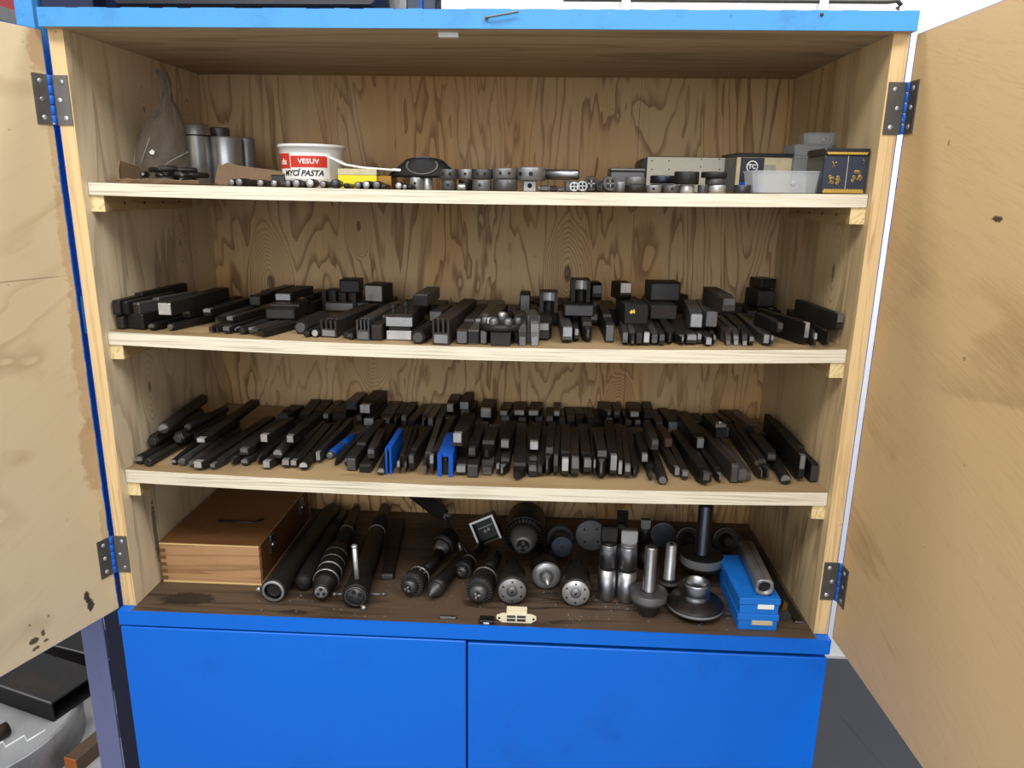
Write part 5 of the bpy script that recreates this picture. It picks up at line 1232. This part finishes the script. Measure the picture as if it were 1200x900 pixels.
# dark cylinder with flange
c = fl(658, 664, ZB); r = .0235
o = thing('flanged_plug', (c.x, c.y, ZB), 'blue-black round plug with flange behind the live centre', 'plug', None, (R(-12), 0, R(3)))
lat(o, 'plug', [(r*.85, 0), (r*.9, .002), (r*.9, .05)], r+.004, 'blued'); lat(o, 'flange', [(r*1.15, .05), (r*1.25, .053), (r*1.25, .060), (r*.9, .064)], r+.006, 'black')
lat(o, 'flange_ring', [(r*1.12, .0485), (r*1.2, .0495), (r*1.22, .0525)], r+.006, 'grey', caps=False); lat(o, 'centre_dot', [(.0016, -.0006), (.0016, .0)], r+.004, 'hole', 10)
# dull disc
c = fl(692, 650, ZB); r = .033
o = thing('dull_disc', (c.x, c.y+.01, ZB), 'dull grey drilled disc standing behind the bright sleeves', 'disc', None, (R(-10), 0, R(-4)))
lat(o, 'disc', [(r*.96, 0), (r, .002), (r, .012), (r*.6, .016), (r*.4, .05)], r, 'black2', 36); lat(o, 'disc_face', [(r*.92, -.001), (r*.94, 0)], r, 'grey', 36)
m = MB()
for k in range(4): m.lathe([(.0022, -.0018), (.0022, -.001)], 'y', 10, TR(r*.55*math.cos(R(50+90*k)), 0, r+r*.55*math.sin(R(50+90*k))))
m.build('drilled_holes', M['hole'], o)
# morse taper sleeves standing upright
def sleeve(px, py, wpx, ytop, label, mat='chrome', tang='tip', Yo=0, groove=True):
    p = fl(px, py, ZB); p.y += Yo; s_ = psz(1, p.y)*1.10; r = wpx*s_/2
    h = at(px, ytop, p.y).z-ZB
    o = thing('taper_sleeve', (p.x, p.y+r, ZB), label, 'taper sleeve', 'upright taper sleeves')
    MB().lathe([(r*.93, 0), (r, .0015), (r, h*.43)], 'z', 28).lathe([(r*.99, h*.475), (r*.9, h*.76), (r*.88, h*.765)], 'z', 28).build('sleeve_body', M[mat], o)
    MB().lathe([(r*.9, h*.43), (r*.9, h*.475)], 'z', 28, caps=False).build('groove', M['black2'], o)
    t = r*.30
    m = MB().lathe([(r*.87, h*.76), (r*.85, h*.80)], 'z', 24)
    n = 8; arc = [(r*.84*math.cos(R(180+180*i/n)), h*.86+r*.5*math.sin(R(180+180*i/n))) for i in range(n+1)]
    m.box(-r*.80, r*.80, -t, t, h*.78, h).build('tang', M[tang], o)
    MB().prism([(a, z) for a, z in arc]+[(r*.84, h*.985), (-r*.84, h*.985)], -t-.0008, -t+.0002, 'y').build('tang_flat', M['black2' if tang == 'black2' else 'bright'], o)
    return o
sleeve(711, 706, 21, 621, 'bright taper sleeve with dark tang and scarred sides', 'chrome', 'black2')
sleeve(734, 708, 22, 625, 'bright taper sleeve with bright rounded tang', 'chrome', 'tip')
sleeve(727, 664, 15, 602, 'dull dark taper sleeve standing behind the bright pair', 'grey', 'black2')
sleeve(754, 668, 13, 611, 'slim dark taper sleeve behind the flanged arbor', 'black2', 'grey')
sleeve(703, 694, 5, 616, 'thin bright rod standing beside the dark-tanged sleeve', 'grey', 'black2')
# flanged arbors standing upright
def arbor(px, py, y_sh_top, w_sh, y_fl, w_fl, label, mat='bright', flange='black2', cone=True, sq=.0):
    p = fl(px, py, ZB); r_f = w_fl*psz(1, p.y)*1.08/2; r_s = w_sh*psz(1, p.y)*1.08/2; yc = p.y+r_f*.55
    hf = max(.012, at(px, y_fl, yc-r_f).z-ZB); ht = at(px, y_sh_top, yc).z-ZB
    o = thing('flanged_arbor', (p.x, yc, ZB), label, 'arbor', 'flanged arbors standing upright')
    MB().lathe([(r_f*.42, 0), (r_f*.5, .001), (r_f*.62, hf*.55), (r_f*.97, hf*.62), (r_f, hf*.68), (r_f, hf-.001), (r_f*.96, hf), (r_s*1.2, hf)], 'z', 36).build('flange', M[flange], o)
    MB().lathe([(r_f*.99, hf*.70), (r_f*1.008, hf*.76), (r_f*1.004, hf-.0008)], 'z', 36, caps=False).build('flange_rim', M['tip'], o)
    MB().lathe([(r_s*1.1, hf-.0005), (r_s*1.1, hf+.003), (r_s, hf+.004), (r_s*.97, ht-.003), (r_s*.8, ht)], 'z', 24).build('shank', M[mat], o)
    MB().lathe([(r_s*.32, ht-.0005), (r_s*.32, ht+.0003)], 'z', 12).build('centre_hole', M['hole'], o)
    return o
arbor(760, 725, 640, 15, 703, 44, 'bright-shanked arbor on a dull wide flange, beside taper sleeves', 'chrome', 'grey')
arbor(784, 695, 637, 13, 684, 25, 'short bright arbor on small flange behind the wide-flanged one', 'bright', 'black2')
arbor(822, 690, 590, 17, 660, 50, 'tallest blued arbor with black cone flange reaching the shelf', 'blued', 'black')
# hub flange
c = fl(818, 731, ZB); rf = .0485; yc = c.y+rf*.72
o = thing('hub_flange', (c.x, yc, ZB), 'broad dark flange with a bright hollow hub', 'flange')
MB().lathe([(rf*.5, 0), (rf*.72, .001), (rf*.86, .010), (rf*.98, .013), (rf, .016), (rf, .020), (rf*.95, .023), (rf*.56, .030), (rf*.50, .031)], 'z', 40).build('flange', M['black2'], o)
MB().lathe([(rf*.99, .0145), (rf*1.008, .017), (rf*1.004, .0195)], 'z', 40, caps=False).build('rim_line', M['bright'], o)
rh = .0232
MB().lathe([(rh*1.02, .030), (rh*1.02, .036), (rh*.95, .038), (rh, .040), (rh, .058), (rh*.95, .060), (rh*.80, .060), (rh*.80, .035)], 'z', 32, caps=False).build('hub', M['chrome'], o)
MB().lathe([(rh*.79, .036), (0, .036)], 'z', 24).build('bore', M['hole'], o)
# discs and flares in the dark at the back
def ringdisc(px, py, r, label, lean, shank=True):
    c = fl(px, py, ZB); o = thing('ring_collar', (c.x, c.y+.005, ZB), label, 'collar', 'round collars at the back', (R(lean), 0, 0))
    lat(o, 'collar', [(r*.95, .001), (r, .004), (r, .012), (r*.7, .016), (r*.4, .05)], r, 'black', 32); lat(o, 'collar_ring', [(r*.86, -.001), (r*.95, -.0008), (r*.96, .0015), (r*.86, .0015), (r*.86, -.001)], r, 'grey', 32, caps=False)
    if shank: lat(o, 'nose', [(r*.30, -.022), (r*.46, -.002), (r*.5, .002)], r, 'black2')
    else: lat(o, 'collar_face', [(r*.3, .0006), (r*.84, .0006)], r, 'blued')
ringdisc(777, 645, .027, 'blued ring collar behind the short arbor', -14, False)
ringdisc(806, 648, .025, 'black ring collar beside the tallest arbor shank', -12)
ringdisc(851, 652, .028, 'black ring collar with flared nose behind the blue boxes', -14)
# blue boxes and steel tube
c = fl(865, 740, ZB); c2 = fl(911, 741, ZB)
wbx = c2.x-c.x
def bbox(z, label, tagw, yaw, lab):
    o = thing('blue_box', ((c.x+c2.x)/2, .003, z), label, 'box', None, (0, 0, R(yaw)))
    MB().cbox(-wbx*.49, wbx*.49, .001, .150, 0, .0165, .0008).build('box_base', M['box_blue'], o)
    MB().cbox(-wbx*.52, wbx*.52, 0, .152, .0175, .0295, .0008).build('box_lid', M['box_blue'], o)
    MB().box(-wbx*.47, wbx*.47, .003, .148, .0163, .0177).build('seam', M['black'], o)
    MB().cbox(-wbx*tagw, wbx*.36, -.0012, .0012, .0105, .0185, .0003).build('paper_label', M[lab], o)
    return o
bbox(ZB, 'bottom blue box with a worn paper label', .16, 0, 'cream_tin')
o = bbox(ZB+.0298, 'blue box with scratched white front, carrying a steel tube', .05, 1.2, 'paper')
z = ZB+.0298+.0298; r = .0165
o = thing('steel_tube', (c.x+wbx*.62, .012, z), 'thick grey steel tube with flats lying on the blue boxes', 'tube', None, (0, 0, R(-2)))
n = 12; prof = []
def sec(y, f=1):
    out_ = []
    for k in range(24):
        a = 2*math.pi*k/24; x = r*f*math.cos(a); zz = r*f*math.sin(a)
        out_.append((max(-r*.86, min(r*.86, x)), y, max(-r*.9, min(r*.86, zz))+r*.9))
    return out_
vs = sec(0, .97)+sec(.002)+sec(.145)+[(r*.62*math.cos(2*math.pi*k/24), .145, r*.9+r*.62*math.sin(2*math.pi*k/24)) for k in range(24)]+[(r*.62*math.cos(2*math.pi*k/24), 0, r*.9+r*.62*math.sin(2*math.pi*k/24)) for k in range(24)]
fs = [(i*24+k, i*24+(k+1) % 24, ((i+1) % 5)*24+(k+1) % 24, ((i+1) % 5)*24+k) for i in range(5) for k in range(24)]
MB().add(vs, fs, True).build('tube_wall', M['tip'], o)
MB().lathe([(r*.615, .006), (r*.615, .0065)], 'y', 24, TR(0, 0, r*.9)).build('bore', M['hole'], o)  # dark disc standing in for the shade inside the tube
MB().box(-.0005, .0005, .006, .14, r*1.755, r*1.768).build('slit', M['hole'], o)
# scraps at the wall
p = fl(924, 738, ZB)
o = thing('metal_scrap', (1.138, .035, ZB), 'bent grey metal scrap beside the blue boxes', 'scrap')
MB().prism([(-.012, 0), (.010, 0), (.013, .010), (.006, .018), (-.010, .016)], 0, .02, 'y').build('scrap_body', M['grey'], o)
MB().prism([(-.004, .018), (.004, .018), (.006, .03), (-.001, .034)], .004, .012, 'y').build('rusty_tab', M['brass'], o)
o = thing('steel_strip', (1.163, .03, ZB), 'thin flat steel strip lying along the cabinet side wall', 'strip', None, (0, 0, R(1)))
MB().cbox(-.008, .008, 0, .34, 0, .004, .0006).build('strip_body', M['black2'], o); MB().box(-.007, .007, -.0005, 0, .0008, .0034).build('cut_end', M['tip'], o)
p = fl(525, 725, ZB)
o = thing('key_stock', (p.x, p.y-.002, ZB), 'small grey key bar lying at the front edge', 'key bar')
MB().cbox(-.0145, .0145, 0, .006, 0, .0045, .0006).build('key', M['grey'], o); MB().box(-.013, .013, -.0003, 0, .001, .0036).build('worn_face', M['tip'], o)
# crumbs of swarf on the floor board
m = MB(); rs = random.Random(21)
for i in range(170):
    x = rs.uniform(.22, 1.1); y = rs.uniform(-.010, .12); a = rs.uniform(0, 360); s_ = rs.uniform(.0008, .0026)
    if .6 < x < .73 and y < .035: continue
    m.box(-s_, s_, -s_*.4, s_*.4, 0, s_*.5, TR(x, y, ZF+.0004) @ RZ(a))
tag(m.build('swarf', M['tip']), 'tiny metal swarf crumbs scattered on the oily board', 'swarf', None, 'stuff')
# ------------------------------------------------------------------ on top of the cabinet
zt = ZTT+.0003
xa, xb = at(112, 5, .03).x, at(470, 5, .03).x
o = thing('black_case', ((xa+xb)/2, .03, zt), 'long black case with pale rim on the cabinet top', 'case')
w = (xb-xa)/2
MB().cbox(-w, w, 0, .3, 0, .004, .001).build('case_rim', M['grey'], o); MB().cbox(-w+.006, w-.02, .004, .3, .004, .10, .012).build('case_shell', M['black_tin'], o)
MB().box(-w+.005, w-.01, -.0006, .0, .0012, .0028).build('rim_line', M['alu'], o)
xa, xb = at(46, 5, .04).x, at(107, 5, .04).x
o = thing('navy_shade_block', ((xa+xb)/2, .04, zt), 'dark navy block coloured like a shaded blue panel beside the black case', 'shade_block'); w = (xb-xa)/2  # added block, its deep navy stands for a shaded blue surface
MB().cbox(-w, w, 0, .25, 0, .12, .004).build('shade_block_body', plain('shaded_blue_navy', srgb(16, 26, 62), .5, 0, .1), o); MB().cbox(-w-.001, w+.001, -.001, .251, .12, .13, .002).build('shade_block_lid', M['black_tin'], o)
xa, xb = at(476, 5, .06).x, at(511, 5, .06).x
o = thing('navy_canister', ((xa+xb)/2, .06, zt), 'dark navy canister beside the black case on top', 'canister'); w = (xb-xa)/2
MB().cbox(-w, w*.0, 0, .12, 0, .14, .002).cbox(w*.02, w, .003, .12, 0, .14, .002).build('canister_body', M['navy_tin'], o)
MB().cbox(-w*.1, w*.1, -.001, .001, 0, .12, .0004).build('handle_strip', M['tool_blue'], o)
xa, xb = at(517, 5, .05).x, at(660, 5, .05).x
o = thing('white_carton', ((xa+xb)/2, .05, zt), 'white carton standing on the cabinet top', 'carton'); w = (xb-xa)/2
MB().cbox(-w, w, 0, .2, 0, .12, .001).build('carton_body', M['paper'], o); MB().box(-w*.98, w*.98, -.0004, 0, .0005, .0016).build('carton_fold', M['cardboard'], o)
p0, p1 = at(655, -2, 1.1), at(1056, 3, 1.1)
o = thing('wall_rod', (p0.x, 1.108, p0.z-.03), 'thin grey rod with a hooked end fixed to the white wall', 'rod')
q = Vector((p1.x-p0.x, 0, p1.z-p0.z+.03))
MB().tube([(0, 0, .03), (q.x*.5, 0, q.z*.5+.015+.002), (q.x-.03, 0, q.z+.004), (q.x-.008, 0, q.z+.007), (q.x+.004, 0, q.z-.004), (q.x-.004, 0, q.z-.014)], .0065, 8).build('rod_bar', M['zinc'], o)
for t_ in (.2, .78): MB().cbox(-.012, .012, -.008, .0215, -.03, .03, .002, TR(q.x*t_, 0, .03+(q.z-.03)*t_)).build('bracket', M['white_plastic'], o)
# ------------------------------------------------------------------ beside the cabinet
o = thing('gap_filler', (-.14, .30, GZ), 'dark navy block added to fill the shaded gap beside the cabinet', 'box')  # added dark block, its navy stands for the shade in the gap
MB().cbox(-.105, .125, 0, .12, .0005, .80, .002).build('box_body', plain('gap_shade_navy', srgb(12, 18, 52), .5, 0, .1), o); MB().cbox(-.107, .127, -.002, .122, .80, .815, .001).build('box_lid', M['black_tin'], o)
o = thing('grey_steel_post', (-.098, .05, GZ), 'blue-grey painted steel post beside the cabinet', 'post')
MB().cbox(-.022, .022, 0, .004, .006, 1.5, .0008).cbox(-.022, -.018, .004, .04, .006, 1.5, .0008).build('post_angle', plain('blue_grey_paint', srgb(112, 118, 158), .35, .1, .06), o)
MB().cbox(-.035, .035, -.012, .05, .0003, .006, .0008).build('foot_plate', M['black2'], o)
o = thing('rubber_mat', (2.0, .5, GZ+.0002), 'dark grey rubber sheet covering the floor beside the cabinet', 'mat')
MB().cbox(-.72, 1.0, -1.6, .61, 0, .004, .001).build('mat_sheet', M['dark_mat'], o)
MB().box(-.30, -.296, -.4, .4, .004, .0046, RZ(12)).build('scratch_line', M['dark_mat'], o)
# steel stock on the floor
o = thing('steel_disc', (-.81, .50, GZ), 'large round steel disc with chalk handwriting lying on the floor', 'disc')
MB().lathe([(.26, 0), (.275, .004), (.275, .105), (.27, .11)], 'z', 56).build('disc_rim', M['tip'], o)
MB().lathe([(.269, .1100), (.268, .1108)], 'z', 56).build('disc_top', M['concrete'], o)
MB().tube([(.10+.02*k, -.12+.012*k+(.018 if k % 2 else -.012), .112) for k in range(8)], .0028, 6).build('chalk_writing', M['white_print'], o)
for (x, y, z, yaw, L, wv, hv, lab) in ((-.545, .585, GZ+.1112, 72, .45, .15, .058, 'black rectangular steel tube lying across the steel disc'), (-.47, .82, GZ+.0003, 75, .5, .12, .11, 'taller black rectangular steel tube on the floor behind the disc')):
    o = thing('rectangular_tube', (x, y, z), lab, 'steel tube', 'black steel tubes on the floor', (0, 0, R(yaw)))
    t_ = .005
    MB().box(-wv/2, wv/2, 0, L, 0, t_).box(-wv/2, wv/2, 0, L, hv-t_, hv).box(-wv/2, -wv/2+t_, 0, L, t_, hv-t_).box(wv/2-t_, wv/2, 0, L, t_, hv-t_).build('tube_wall', M['black2'], o)
    MB().box(-wv/2-.0006, -wv/2+.003, 0, L, hv-.003, hv+.0006).build('worn_edge', M['tip'], o)
o = thing('timber_batten', (-.50, .46, GZ+.0003), 'short timber batten with orange cut end on the floor', 'timber', None, (0, 0, R(-14)))
MB().cbox(-.02, .02, .002, .22, 0, .045, .001).build('batten', M['brown_bar'], o); MB().box(-.0195, .0195, 0, .002, .0005, .0445).build('cut_end', plain('orange_cut_wood', srgb(190, 110, 50), .7), o)
o = thing('round_offcut', (-.68, .42, GZ+.1112), 'small round steel offcut lying on the steel disc', 'offcut', None, (0, 0, R(-30)))
MB().lathe([(.016, 0), (.018, .002), (.018, .05)], 'y', 18, TR(0, 0, .018)).build('offcut_bar', M['black2'], o); MB().lathe([(.013, -.001), (.0145, 0)], 'y', 18, TR(0, 0, .018)).build('cut_face', M['tip'], o)
# far shelving glimpsed above the door
o = thing('red_crate', (-.95, .80, 1.06), 'dark red crate on a grey shelf beyond the door', 'crate')
MB().cbox(-.2, .2, 0, .25, 0, .2, .004).build('crate_body', plain('dark_red_paint', srgb(130, 20, 30), .5), o); MB().cbox(-.205, .205, -.004, .254, .2, .215, .002).build('crate_rim', M['black_tin'], o)
o = thing('grey_shelf', (-.95, .75, GZ), 'grey steel shelf rack beyond the open door', 'shelf rack')
MB().cbox(-.3, .3, 0, .34, 1.895, 1.928, .001).build('shelf_board', M['grey'], o)
for x in (-.29, .27): MB().cbox(x, x+.02, .30, .32, .0003, 1.895, .001).build('rack_post', M['grey'], o)
# ------------------------------------------------------------------ let everything rest exactly on its surface
bpy.context.view_layer.update()
for o in list(col.objects):
    if o.parent is None and o.type == 'EMPTY' and o.get('category') and o is not cab and .02 < o.location.x < 1.18 and -.02 < o.location.y < .43:
        if abs(o.location.z-ZB) < .0004: REST.append((o, 0))
        elif abs(o.location.z-shz(1, o.location.x)-.0003) < .0002: REST.append((o, 1))
tops = [bg_]; REST.append((bg_, 1))
for o, k in REST:
    lift = 1
    for ch in ([o] if o.type == 'MESH' else list(o.children)):
        for v in ch.data.vertices:
            wv = ch.matrix_world @ v.co
            lift = min(lift, wv.z-(ZF if k == 0 else shz(k, max(T, min(W-T, wv.x)))))
    o.location.z += (.0012 if o is bg_ else .0003)-lift
